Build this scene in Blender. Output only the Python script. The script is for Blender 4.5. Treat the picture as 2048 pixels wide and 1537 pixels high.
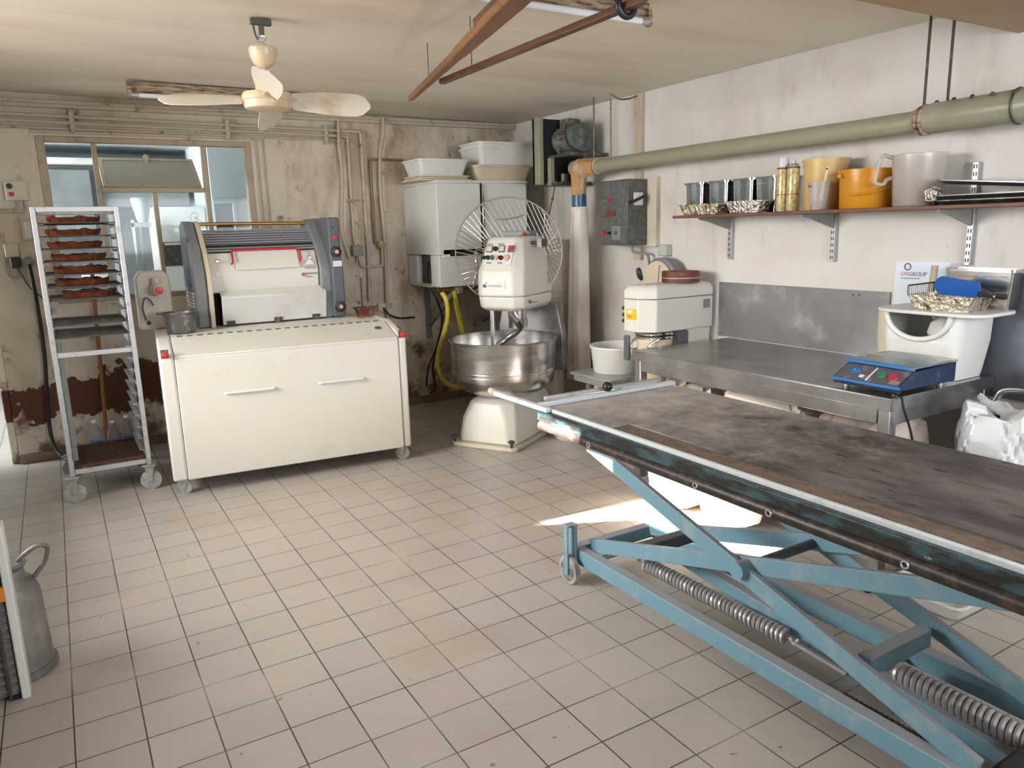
import bpy, bmesh, math, random
from mathutils import Matrix, Vector
R = math.radians
rng = random.Random(7)
S = bpy.context.scene
for o in list(bpy.data.objects): bpy.data.objects.remove(o)

# ---------------------------------------------------------------- camera
cam_d = bpy.data.cameras.new('camera'); cam = bpy.data.objects.new('camera', cam_d)
S.collection.objects.link(cam); S.camera = cam
cam_d.sensor_fit = 'HORIZONTAL'; cam_d.sensor_width = 36.0
cam_d.lens = 36.0*1511/2048; cam_d.clip_start = .05
cam.matrix_world = (Matrix.Translation((0, 0, 1.564)) @ Matrix.Rotation(-.536, 4, 'Z')
                    @ Matrix.Rotation(math.pi/2-.2040, 4, 'X') @ Matrix.Rotation(-.0278, 4, 'Z'))
# ---------------------------------------------------------------- world, sun, window daylight, exposure
W = bpy.data.worlds.new('sky'); S.world = W; W.use_nodes = True
bg = W.node_tree.nodes['Background']; bg.inputs[0].default_value = (.78, .88, 1, 1); bg.inputs[1].default_value = 1.0
def lamp(name, kind, loc, energy, color=(1, 1, 1), aim=None, size=None, angle=None):
    d = bpy.data.lights.new(name, kind); d.energy = energy; d.color = color
    if size: d.shape = 'RECTANGLE'; d.size, d.size_y = size
    if angle is not None: d.angle = angle
    o = bpy.data.objects.new(name, d); S.collection.objects.link(o); o.location = loc
    if aim is not None: o.rotation_euler = Vector(aim).to_track_quat('-Z', 'Y').to_euler()
    return o
lamp('sunlight', 'SUN', (-6, 4, 4), 130, (1, .94, .85), aim=(1, -.10, -.577), angle=R(.7))
lamp('daylight_rear_window', 'AREA', (2.05, -1.28, 1.75), 105, (.90, .95, 1), (0, 1, -.04), (2.4, .85))
lamp('daylight_left_window', 'AREA', (-2.7, 3.9, 2.15), 340, (1, .975, .94), (1, -.06, -.26), (2.6, 1.5))
lamp('daylight_back_room', 'AREA', (-2.4, 6.75, 1.5), 230, (.97, .99, 1), (1, .30, .55), (1.0, 1.2))
vs = S.view_settings; vs.view_transform = 'Standard'; vs.look = 'None'; vs.gamma = 1; vs.use_curve_mapping = False
vs.exposure = .08

# ---------------------------------------------------------------- materials
def M(name, col, rough=.5, metal=0, dirt=None, ds=6, dl=(.5, .7), bump=0, bs=40, trans=0, alpha=1, spec=.5, stretch=None, dirt2=None, d2s=20, d2l=(.6, .66), ior=1.45, drough=None):
    m = bpy.data.materials.new(name); m.use_nodes = True
    nt = m.node_tree; N = nt.nodes; L = nt.links; p = N['Principled BSDF']
    p.inputs['Base Color'].default_value = (*col, 1); p.inputs['Roughness'].default_value = rough
    p.inputs['Metallic'].default_value = metal; p.inputs['Specular IOR Level'].default_value = spec
    p.inputs['Transmission Weight'].default_value = trans; p.inputs['Alpha'].default_value = alpha; p.inputs['IOR'].default_value = ior
    if dirt or bump or dirt2:
        tc = N.new('ShaderNodeTexCoord'); vec = tc.outputs['Object']
        if stretch:
            mp = N.new('ShaderNodeMapping'); mp.inputs['Scale'].default_value = stretch; L.new(vec, mp.inputs[0]); vec = mp.outputs[0]
        def layer(prev, c, sc, lim):
            n = N.new('ShaderNodeTexNoise'); n.inputs['Scale'].default_value = sc; n.inputs['Detail'].default_value = 7; n.inputs['Roughness'].default_value = .62
            L.new(vec, n.inputs['Vector'])
            r = N.new('ShaderNodeMapRange'); r.inputs['From Min'].default_value, r.inputs['From Max'].default_value = lim; L.new(n.outputs['Fac'], r.inputs['Value'])
            x = N.new('ShaderNodeMix'); x.data_type = 'RGBA'; L.new(r.outputs[0], x.inputs['Factor'])
            if prev is None: x.inputs['A'].default_value = (*col, 1)
            else: L.new(prev, x.inputs['A'])
            x.inputs['B'].default_value = (*c, 1)
            return x.outputs['Result'], r.outputs[0]
        out = None
        if dirt:
            out, f = layer(None, dirt, ds, dl)
            if drough is not None:
                q = N.new('ShaderNodeMapRange'); q.inputs['To Min'].default_value = rough; q.inputs['To Max'].default_value = drough; L.new(f, q.inputs['Value']); L.new(q.outputs[0], p.inputs['Roughness'])
        if dirt2: out, _ = layer(out, dirt2, d2s, d2l)
        if out is not None: L.new(out, p.inputs['Base Color'])
        if bump:
            n = N.new('ShaderNodeTexNoise'); n.inputs['Scale'].default_value = bs; n.inputs['Detail'].default_value = 4; L.new(vec, n.inputs['Vector'])
            b = N.new('ShaderNodeBump'); b.inputs['Strength'].default_value = bump; b.inputs['Distance'].default_value = .02; L.new(n.outputs['Fac'], b.inputs['Height']); L.new(b.outputs[0], p.inputs['Normal'])
    return m

cream = M('cream_paint', (.68, .66, .60), .42, dirt=(.54, .48, .39), ds=3.5, dl=(.60, .92), dirt2=(.30, .24, .18), d2s=34, d2l=(.715, .74))
cream2 = M('ivory_paint', (.62, .56, .46), .42, dirt=(.46, .39, .31), ds=4, dl=(.5, .75), dirt2=(.32, .25, .2), d2s=24, d2l=(.70, .74))
whitep = M('white_enamel', (.66, .66, .64), .35, dirt=(.50, .45, .40), ds=2.2, dl=(.55, .8))
greyp = M('grey_casing', (.20, .205, .22), .45, dirt=(.36, .33, .30), ds=5, dl=(.55, .75))
greyb = M('slate_casing', (.10, .11, .13), .45)
alu = M('aluminium', (.47, .47, .48), .45, .75, dirt=(.30, .29, .28), ds=14, dl=(.55, .7))
steel = M('brushed_steel', (.63, .62, .61), .24, 1, dirt=(.30, .28, .26), ds=3, dl=(.45, .75), stretch=(1, 1, 6))
steelt = M('table_steel', (.40, .40, .405), .27, .9, dirt=(.25, .24, .24), ds=5, dl=(.42, .7), dirt2=(.62, .61, .6), d2s=26, d2l=(.70, .8))
splash = M('splash_steel', (.21, .21, .215), .36, .6, dirt=(.30, .30, .305), ds=2.2, dl=(.4, .7), dirt2=(.60, .59, .58), d2s=5, d2l=(.55, .90))
tinm = M('tin_steel', (.46, .46, .47), .14, 1)
steelw = M('worn_steel_plate', (.34, .34, .35), .38, .7, dirt=(.18, .18, .19), ds=7, dl=(.45, .65), dirt2=(.72, .71, .69), d2s=13, d2l=(.60, .72))
grille = M('grille_bar_steel', (.42, .43, .47), .35, .5)
chrome = M('chrome', (.78, .78, .79), .12, 1)
dsteel = M('dark_steel', (.10, .095, .09), .42, .7, dirt=(.3, .28, .26), ds=18, dl=(.55, .7))
wire = M('guard_wire', (.52, .50, .48), .3, .9)
black = M('black_plastic', (.015, .015, .017), .38)
rubber = M('grey_rubber', (.11, .11, .11), .7, dirt=(.38, .37, .35), ds=22, dl=(.45, .65))
tyre = M('pale_tyre', (.36, .35, .34), .7, dirt=(.2, .2, .2), ds=18, dl=(.45, .65))
red = M('red_plastic', (.55, .025, .03), .35)
pink = M('pale_red_lens', (.75, .35, .33), .3)
green = M('green_plastic', (.03, .16, .06), .4)
yellowh = M('yellow_hose', (.68, .58, .06), .4, dirt=(.45, .38, .08), ds=9, dl=(.5, .7))
pipep = M('pipe_paint', (.50, .43, .33), .5, dirt=(.22, .13, .08), ds=12, dl=(.58, .7))
duct = M('duct_enamel', (.27, .27, .195), .33, dirt=(.33, .31, .27), ds=3, dl=(.5, .7))
foam = M('expanding_foam', (.46, .27, .11), .85, dirt=(.50, .44, .38), ds=6, dl=(.5, .68), bump=.8, bs=26)
bluep = M('blue_sleeve', (.035, .10, .19), .32, dirt=(.2, .25, .3), ds=14, dl=(.6, .75))
cloth = M('white_cotton', (.78, .71, .66), .9, dirt=(.68, .58, .51), ds=5, dl=(.5, .75))
wood = M('pale_wood', (.25, .115, .045), .5, dirt=(.14, .06, .025), ds=7, dl=(.4, .7), stretch=(8, 1, 8))
woodd = M('dark_wood', (.085, .035, .02), .4, dirt=(.16, .07, .035), ds=7, dl=(.45, .7), stretch=(8, 1, 8))
woods = M('shelf_wood', (.13, .05, .03), .5, dirt=(.24, .13, .09), ds=12, dl=(.5, .7), stretch=(1, .4, 8))
woodr = M('red_brown_wood', (.14, .045, .03), .6, dirt=(.42, .33, .28), ds=12, dl=(.58, .72))
handlew = M('broom_wood', (.30, .12, .035), .45)
pwhite = M('white_plastic', (.70, .70, .68), .38, dirt=(.56, .52, .47), ds=5, dl=(.55, .8))
pcream = M('cream_plastic', (.62, .54, .40), .42, dirt=(.50, .42, .32), ds=6, dl=(.5, .75))
pbuff = M('buff_plastic', (.58, .40, .16), .4)
porange = M('orange_plastic', (.55, .235, .012), .34)
pclear = M('clear_plastic', (.74, .70, .66), .22, trans=.55, alpha=.62)
pjug = M('frosted_plastic', (.62, .57, .53), .22, trans=.3, alpha=.55)
foil = M('crumpled_foil', (.74, .71, .66), .22, 1, bump=1, bs=55)
foilb = M('browned_foil', (.72, .66, .54), .28, .9, bump=1, bs=42, dirt=(.22, .12, .05), ds=16, dl=(.50, .62))
cangold = M('can_print', (.60, .52, .30), .35, .3, dirt=(.42, .34, .16), ds=38, dl=(.5, .55))
sblue = M('scale_blue', (.02, .16, .42), .4, dirt=(.1, .2, .32), ds=10, dl=(.55, .7))
sdark = M('scale_navy', (.015, .03, .075), .4, dirt=(.08, .09, .12), ds=12, dl=(.55, .7))
sgrey = M('scale_keypad', (.10, .095, .11), .4, dirt=(.26, .25, .27), ds=14, dl=(.55, .72))
splate = M('scale_plate', (.22, .27, .31), .3, .4, dirt=(.6, .55, .38), ds=5, dl=(.56, .62))
teal = M('blue_green_paint', (.15, .285, .36), .45, dirt=(.26, .33, .37), ds=11, dl=(.52, .72), dirt2=(.56, .55, .5), d2s=22, d2l=(.71, .735))
def dust_top(m, col, amt=.75):
    nt = m.node_tree; N = nt.nodes; L = nt.links; p = N['Principled BSDF']; src = p.inputs['Base Color'].links[0].from_socket
    g = N.new('ShaderNodeNewGeometry'); s_ = N.new('ShaderNodeSeparateXYZ'); L.new(g.outputs['Normal'], s_.inputs[0])
    r = N.new('ShaderNodeMapRange'); r.inputs['From Min'].default_value = .55; r.inputs['From Max'].default_value = .85; r.inputs['To Max'].default_value = amt; L.new(s_.outputs['Z'], r.inputs['Value'])
    x = N.new('ShaderNodeMix'); x.data_type = 'RGBA'; L.new(r.outputs[0], x.inputs['Factor']); L.new(src, x.inputs['A']); x.inputs['B'].default_value = (*col, 1); L.new(x.outputs['Result'], p.inputs['Base Color'])
dust_top(teal, (.36, .35, .38), .8)
teald = M('worn_rail_paint', (.035, .08, .095), .42, dirt=(.016, .015, .015), ds=26, dl=(.42, .54), dirt2=(.4, .45, .45), d2s=60, d2l=(.68, .72), stretch=(1, .35, 1))
railb = M('blackened_rail', (.022, .016, .014), .42, dirt=(.06, .04, .033), ds=30, dl=(.5, .6), dirt2=(.4, .36, .32), d2s=70, d2l=(.70, .73))
railw = M('white_rail', (.58, .63, .66), .4, dirt=(.42, .45, .48), ds=10, dl=(.55, .7))
canvas = M('floury_canvas', (.050, .042, .039), .85, dirt=(.15, .135, .13), ds=4.2, dl=(.40, .68), dirt2=(.035, .026, .024), d2s=16, d2l=(.56, .68), stretch=(1.6, .6, 1), bump=.15, bs=60)
def floury_end(m):   # flour swept towards the far end of the canvas
    nt = m.node_tree; N = nt.nodes; L = nt.links; p = N['Principled BSDF']; src = p.inputs['Base Color'].links[0].from_socket
    tc = N.new('ShaderNodeTexCoord'); s_ = N.new('ShaderNodeSeparateXYZ'); L.new(tc.outputs['Object'], s_.inputs[0]); n = N.new('ShaderNodeTexNoise'); n.inputs['Scale'].default_value = 7; n.inputs['Detail'].default_value = 8; n.inputs['Roughness'].default_value = .7; L.new(tc.outputs['Object'], n.inputs['Vector'])
    a = N.new('ShaderNodeMath'); a.operation = 'MULTIPLY_ADD'; L.new(s_.outputs['Y'], a.inputs[0]); a.inputs[1].default_value = .42; L.new(n.outputs['Fac'], a.inputs[2])
    r = N.new('ShaderNodeMapRange'); r.inputs['From Min'].default_value = .52; r.inputs['From Max'].default_value = 1.02; r.inputs['To Max'].default_value = .85; L.new(a.outputs[0], r.inputs['Value'])
    x = N.new('ShaderNodeMix'); x.data_type = 'RGBA'; L.new(r.outputs[0], x.inputs['Factor']); L.new(src, x.inputs['A']); x.inputs['B'].default_value = (.47, .43, .40, 1); L.new(x.outputs['Result'], p.inputs['Base Color'])
floury_end(canvas)
plateb = M('tread_edge', (.20, .155, .11), .5, .3, dirt=(.12, .09, .07), ds=22, dl=(.45, .6), stretch=(3, 1, 1))
spring = M('spring_steel', (.46, .45, .46), .42, .5)
springd = M('blackened_spring', (.05, .04, .035), .5, .5)
crust = M('tart_crust', (.16, .036, .010), .38, dirt=(.055, .012, .006), ds=16, dl=(.42, .66), bump=.3, bs=60)
filling = M('tart_filling', (.07, .018, .009), .35, dirt=(.32, .13, .03), ds=24, dl=(.55, .7), bump=.6, bs=40)
fillingy = M('custard_filling', (.55, .30, .05), .35, dirt=(.22, .07, .02), ds=18, dl=(.46, .6), bump=.6, bs=40)
sack = M('paper_sack', (.78, .70, .62), .75, dirt=(.52, .34, .24), ds=5, dl=(.54, .75), bump=.35, bs=14)
printk = M('faded_print', (.30, .30, .30), .6)
pbag = M('white_polythene', (.72, .74, .76), .55, bump=.4, bs=16)
paper = M('poster_paper', (.60, .70, .80), .5, dirt=(.76, .80, .84), ds=3, dl=(.4, .7))
labelw = M('white_label', (.72, .72, .70), .5)
labely = M('yellow_sticker', (.80, .50, .01), .45)
labelo = M('orange_sticker', (.60, .22, .03), .5)
navy = M('navy_ink', (.04, .07, .22), .5)
redink = M('red_ink', (.55, .05, .06), .5)
greyink = M('grey_ink', (.22, .21, .21), .5)
fanp = M('aged_fan_plastic', (.60, .49, .34), .28, dirt=(.42, .30, .17), ds=7, dl=(.5, .75))
fanb = M('dusty_fan_blade', (.66, .62, .54), .4, dirt=(.50, .38, .22), ds=5, dl=(.55, .75))
rust = M('rusty_batten', (.40, .32, .23), .6, dirt=(.10, .04, .02), ds=26, dl=(.42, .62), stretch=(.35, 1, 3))
tubem = M('lamp_tube', (.72, .76, .80), .25)
water = M('bottle_plastic', (.74, .78, .82), .12, trans=.85, alpha=.7)
capb = M('blue_wrap', (.05, .12, .38), .4)
brass = M('brass', (.42, .25, .09), .35, .9)
cabgrey = M('grey_hammered_box', (.085, .09, .092), .4, dirt=(.13, .13, .13), ds=30, dl=(.45, .6), bump=.1, bs=80)
motorp = M('green_grey_motor', (.075, .10, .085), .5, dirt=(.17, .17, .15), ds=14, dl=(.5, .7))
motord = M('dusty_motor_body', (.20, .19, .17), .7, dirt=(.07, .065, .06), ds=16, dl=(.45, .6))
beltg = M('belt_guard_paint', (.27, .28, .20), .45)
concrete = M('grey_render', (.21, .225, .225), .8, dirt=(.13, .145, .15), ds=3, dl=(.45, .7))
churnm = M('dull_aluminium', (.24, .23, .21), .55, .5, dirt=(.12, .115, .11), ds=8, dl=(.4, .7))
louv = M('louvre_grey', (.17, .17, .17), .5)
tealf = M('teal_frame', (.25, .38, .40), .5)
paleb = M('pale_blue_enamel', (.42, .52, .54), .4)
darkv = M('dark_void', (.012, .012, .013), .8)
winframe = M('window_frame_paint', (.44, .36, .26), .5, dirt=(.30, .22, .15), ds=9, dl=(.55, .72))
glass = bpy.data.materials.new('window_glass'); glass.use_nodes = True
_n = glass.node_tree.nodes; _l = glass.node_tree.links
_t = _n.new('ShaderNodeBsdfTransparent'); _t.inputs[0].default_value = (.93, .96, .96, 1); _g = _n.new('ShaderNodeBsdfGlossy'); _g.inputs['Roughness'].default_value = .06
_x = _n.new('ShaderNodeMixShader'); _x.inputs[0].default_value = .012; _l.new(_t.outputs[0], _x.inputs[1]); _l.new(_g.outputs[0], _x.inputs[2]); _l.new(_x.outputs[0], _n['Material Output'].inputs[0])
frost = M('obscure_glass', (.36, .35, .27), .35, trans=.15)

# ---------------------------------------------------------------- helpers
WM = {}
class MB:
    def __init__(s): s.v = []; s.f = []
    def add(s, vs_, fs):
        k = len(s.v); s.v += [tuple(q) for q in vs_]; s.f += [tuple(i+k for i in f) for f in fs]; return s
    def box(s, x0, x1, y0, y1, z0, z1, m=None):
        c = [Vector((x, y, z)) for z in (z0, z1) for y in (y0, y1) for x in (x0, x1)]
        if m: c = [m @ q for q in c]
        return s.add(c, [(0, 2, 3, 1), (4, 5, 7, 6), (0, 1, 5, 4), (2, 6, 7, 3), (0, 4, 6, 2), (1, 3, 7, 5)])
    def beam(s, a, b, w, h, up=(0, 0, 1)):
        a, b, up = Vector(a), Vector(b), Vector(up); d = (b-a).normalized(); sd = d.cross(up).normalized(); u = sd.cross(d)
        c = [p+sd*i*w/2+u*j*h/2 for p in (a, b) for (i, j) in ((-1, -1), (1, -1), (1, 1), (-1, 1))]
        return s.add(c, [(0, 1, 2, 3), (7, 6, 5, 4), (0, 4, 5, 1), (1, 5, 6, 2), (2, 6, 7, 3), (3, 7, 4, 0)])
    def loft(s, loops, cap=True, closed=False):
        n = len(loops[0]); k = len(loops); vs_ = [q for l in loops for q in l]; fs = []
        for i in range(k if closed else k-1):
            a = i*n; b = ((i+1) % k)*n
            for j in range(n): fs.append((a+j, a+(j+1) % n, b+(j+1) % n, b+j))
        if cap and not closed: fs += [tuple(reversed(range(n))), tuple(range((k-1)*n, k*n))]
        return s.add(vs_, fs)
    def tube(s, pts, r, n=10, closed=False, cap=True):
        P = [Vector(p) for p in pts]; k = len(P); loops = []; u = None
        rr = r if isinstance(r, (list, tuple)) else [r]*k
        for i in range(k):
            if closed: d = P[(i+1) % k]-P[i-1]
            else: d = P[min(i+1, k-1)]-P[max(i-1, 0)]
            d.normalize()
            if u is None: u = d.orthogonal().normalized()
            else: u = (u-d*u.dot(d)).normalized()
            w = d.cross(u)
            loops.append([P[i]+(u*math.cos(t)+w*math.sin(t))*rr[i] for t in [2*math.pi*q/n for q in range(n)]])
        return s.loft(loops, cap, closed)
    def cyl(s, a, b, r, r1=None, n=24): return s.tube([a, b], [r, r if r1 is None else r1], n)
    def lathe(s, prof, c=(0, 0, 0), n=36, axis='Z', sx=1, sy=1, wob=None):
        loops = []
        for i, (r, z) in enumerate(prof):
            l = []
            for q in range(n):
                t = 2*math.pi*q/n; rr = r*(1+(wob(t, i) if wob else 0)); x, y = rr*math.cos(t)*sx, rr*math.sin(t)*sy
                p = {'Z': (x, y, z), 'Y': (x, -z, y), 'X': (-z, x, y)}[axis]
                l.append((p[0]+c[0], p[1]+c[1], p[2]+c[2]))
            loops.append(l)
        return s.loft(loops)
    def prism(s, poly, axis, a, b):
        f = {'X': lambda u, v, t: (t, u, v), 'Y': lambda u, v, t: (u, t, v), 'Z': lambda u, v, t: (u, v, t)}[axis]
        return s.loft([[f(u, v, a) for u, v in poly], [f(u, v, b) for u, v in poly]])
    def sphere(s, c, r, n=16, sc=(1, 1, 1)):
        pr = [(max(math.sin(math.pi*i/n), .001)*r, -math.cos(math.pi*i/n)*r) for i in range(n+1)]
        loops = [[(c[0]+q*math.cos(2*math.pi*j/n)*sc[0], c[1]+q*math.sin(2*math.pi*j/n)*sc[1], c[2]+z*sc[2]) for j in range(n)] for q, z in pr]
        return s.loft(loops)
    def torus(s, c, r, t, axis='Z', n=32, m=8, a0=0, a1=2*math.pi):
        full = abs(a1-a0-2*math.pi) < 1e-4; pts = []
        for i in range(n if full else n+1):
            q = a0+(a1-a0)*i/n; u, v = r*math.cos(q), r*math.sin(q)
            p = {'Z': (u, v, 0), 'Y': (u, 0, v), 'X': (0, u, v)}[axis]; pts.append((c[0]+p[0], c[1]+p[1], c[2]+p[2]))
        return s.tube(pts, t, m, closed=full)
    def build(s, name, mat, parent=None, bevel=0, smooth=True, local=False, seg=2, label=None, mats=None, fmat=None, free=False):
        vs_ = [Vector(q) for q in s.v]; loc = None
        if parent is not None:
            wm = WM[parent]
            if not local: inv = wm.inverted(); vs_ = [inv @ q for q in vs_]
        elif not free:
            loc = Vector(((min(q.x for q in vs_)+max(q.x for q in vs_))/2, (min(q.y for q in vs_)+max(q.y for q in vs_))/2, min(q.z for q in vs_))); vs_ = [q-loc for q in vs_]
        me = bpy.data.meshes.new(name); me.from_pydata(vs_, [], s.f)
        bm = bmesh.new(); bm.from_mesh(me); bmesh.ops.recalc_face_normals(bm, faces=bm.faces); bm.to_mesh(me); bm.free()
        for q in (mats or [mat]): me.materials.append(q)
        if fmat: me.polygons.foreach_set('material_index', [fmat(f) for f in me.polygons])
        if smooth:
            me.polygons.foreach_set('use_smooth', [True]*len(me.polygons)); me.set_sharp_from_angle(angle=R(38))
        o = bpy.data.objects.new(name, me); S.collection.objects.link(o)
        if loc is not None: o.location = loc
        if parent is not None: o.parent = parent; WM[o] = WM[parent]
        else: WM[o] = Matrix.Translation(loc) if loc is not None else Matrix.Identity(4)
        if bevel:
            b = o.modifiers.new('bevel', 'BEVEL'); b.width = bevel; b.segments = seg; b.limit_method = 'ANGLE'; b.angle_limit = R(40)
        if label: o['label'] = label
        return o
def tag(o, label, cat, group=None, kind=None):
    o['label'] = label; o['category'] = cat
    if group: o['group'] = group
    if kind: o['kind'] = kind
    return o
def thing(name, label, cat, loc, rz=0, group=None):
    o = bpy.data.objects.new(name, None); S.collection.objects.link(o); o.empty_display_size = .05
    o.location = loc; o.rotation_euler = (0, 0, R(rz)); WM[o] = Matrix.Translation(loc) @ Matrix.Rotation(R(rz), 4, 'Z')
    return tag(o, label, cat, group)
def struct(o): o['kind'] = 'structure'; return o
def copy_tree(o, parent=None):
    c = o.copy(); S.collection.objects.link(c)
    if parent is not None: c.parent = parent
    WM[c] = WM[o]
    for ch in list(o.children): copy_tree(ch, c)
    return c
def dup(o, loc, label, rz=None, group=None):
    c = copy_tree(o); c.location = loc; c['label'] = label
    if rz is not None: c.rotation_euler.z = R(rz)
    if group: c['group'] = group
    return c
def text(s_, size, mw, mat, parent, name='lettering', ext=.0006):
    cu = bpy.data.curves.new('lettering', 'FONT'); cu.body = s_; cu.size = size; cu.extrude = ext; cu.resolution_u = 3
    t = bpy.data.objects.new('lettering', cu); S.collection.objects.link(t)
    bpy.context.view_layer.update()
    me = bpy.data.meshes.new_from_object(t.evaluated_get(bpy.context.evaluated_depsgraph_get()))
    bpy.data.objects.remove(t); bpy.data.curves.remove(cu)
    me.transform(WM[parent].inverted() @ mw); me.materials.clear(); me.materials.append(mat)
    o = bpy.data.objects.new(name, me); S.collection.objects.link(o); o.parent = parent; WM[o] = WM[parent]; return o
def facing(p, nx, up=(0, 0, 1)):
    # frame for lettering at p on a surface whose outward normal is nx
    n = Vector(nx).normalized(); u = Vector(up); x = u.cross(n).normalized(); y = n.cross(x)
    m = Matrix((x, y, n)).transposed().to_4x4(); m.translation = p; return m
def rrect(x0, x1, y0, y1, r, n=5):
    out = []
    for cx, cy, a in ((x1-r, y1-r, 0), (x0+r, y1-r, 90), (x0+r, y0+r, 180), (x1-r, y0+r, 270)):
        for i in range(n+1): t = R(a+90*i/n); out.append((cx+r*math.cos(t), cy+r*math.sin(t)))
    return out
def bez(pts, n=8):
    # smooth path through points (Catmull-Rom)
    P = [Vector(p) for p in pts]; P = [P[0]*2-P[1]]+P+[P[-1]*2-P[-2]]; out = []
    for i in range(1, len(P)-2):
        for k in range(n):
            t = k/n; a, b, c, d = P[i-1:i+3]
            out.append(.5*((2*b)+(c-a)*t+(2*a-5*b+4*c-d)*t*t+(3*b-a-3*c+d)*t**3))
    out.append(P[-2]); return out
def tray(b, lo, hi, z0, z1, t=.004, rim=.008):
    # open tapered container: lo, hi are (x0,x1,y0,y1) rounded rectangles at bottom and top
    def L(q, z, g, r): return [(x, y, z) for x, y in rrect(q[0]+g, q[1]-g, q[2]+g, q[3]-g, r)]
    r = min(lo[1]-lo[0], lo[3]-lo[2])*.12
    b.loft([L(lo, z0, 0, r), L(hi, z1-rim, 0, r), L(hi, z1-rim, -rim, r+rim), L(hi, z1, -rim, r+rim), L(hi, z1, t, r), L(lo, z0+t, t, r)])
    return b
# ---------------------------------------------------------------- room materials
def floor_mat():
    m = bpy.data.materials.new('floor_tiles'); m.use_nodes = True; nt = m.node_tree; N = nt.nodes; L = nt.links; p = N['Principled BSDF']
    tc = N.new('ShaderNodeTexCoord'); mp = N.new('ShaderNodeMapping'); mp.inputs['Location'].default_value = (-.0656, -.0454, 0); L.new(tc.outputs['Object'], mp.inputs[0])
    b = N.new('ShaderNodeTexBrick'); b.offset = 0; b.squash = 1
    for k, v in (('Scale', 1), ('Mortar Size', .0025), ('Mortar Smooth', .15), ('Bias', 0), ('Brick Width', .2), ('Row Height', .2)): b.inputs[k].default_value = v
    b.inputs['Color1'].default_value = (.455, .415, .37, 1); b.inputs['Color2'].default_value = (.42, .38, .34, 1); b.inputs['Mortar'].default_value = (.06, .052, .047, 1)
    L.new(mp.outputs[0], b.inputs['Vector'])
    def noise(sc, lo, hi, det=6):
        n = N.new('ShaderNodeTexNoise'); n.inputs['Scale'].default_value = sc; n.inputs['Detail'].default_value = det; L.new(tc.outputs['Object'], n.inputs['Vector'])
        r = N.new('ShaderNodeMapRange'); r.inputs['From Min'].default_value = lo; r.inputs['From Max'].default_value = hi; L.new(n.outputs['Fac'], r.inputs['Value']); return r.outputs[0]
    def mix(f, a, c, k=1.0):
        x = N.new('ShaderNodeMix'); x.data_type = 'RGBA'
        if k != 1: q = N.new('ShaderNodeMath'); q.operation = 'MULTIPLY'; q.inputs[1].default_value = k; L.new(f, q.inputs[0]); f = q.outputs[0]
        L.new(f, x.inputs['Factor']); L.new(a, x.inputs['A']); x.inputs['B'].default_value = (*c, 1); return x.outputs['Result']
    c = b.outputs['Color']
    c = mix(noise(2.2, .50, .74), c, (.49, .44, .39), .8)        # flour haze
    c = mix(noise(1.3, .56, .72), c, (.33, .26, .20), .45)       # trodden-in dirt
    c = mix(noise(22, .70, .735), c, (.16, .12, .09), .75)       # specks
    L.new(c, p.inputs['Base Color']); p.inputs['Roughness'].default_value = .42; p.inputs['Specular IOR Level'].default_value = .4
    bu = N.new('ShaderNodeBump'); bu.inputs['Strength'].default_value = .35; bu.inputs['Distance'].default_value = .002; bu.invert = True; L.new(b.outputs['Fac'], bu.inputs['Height']); L.new(bu.outputs[0], p.inputs['Normal'])
    return m
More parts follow.
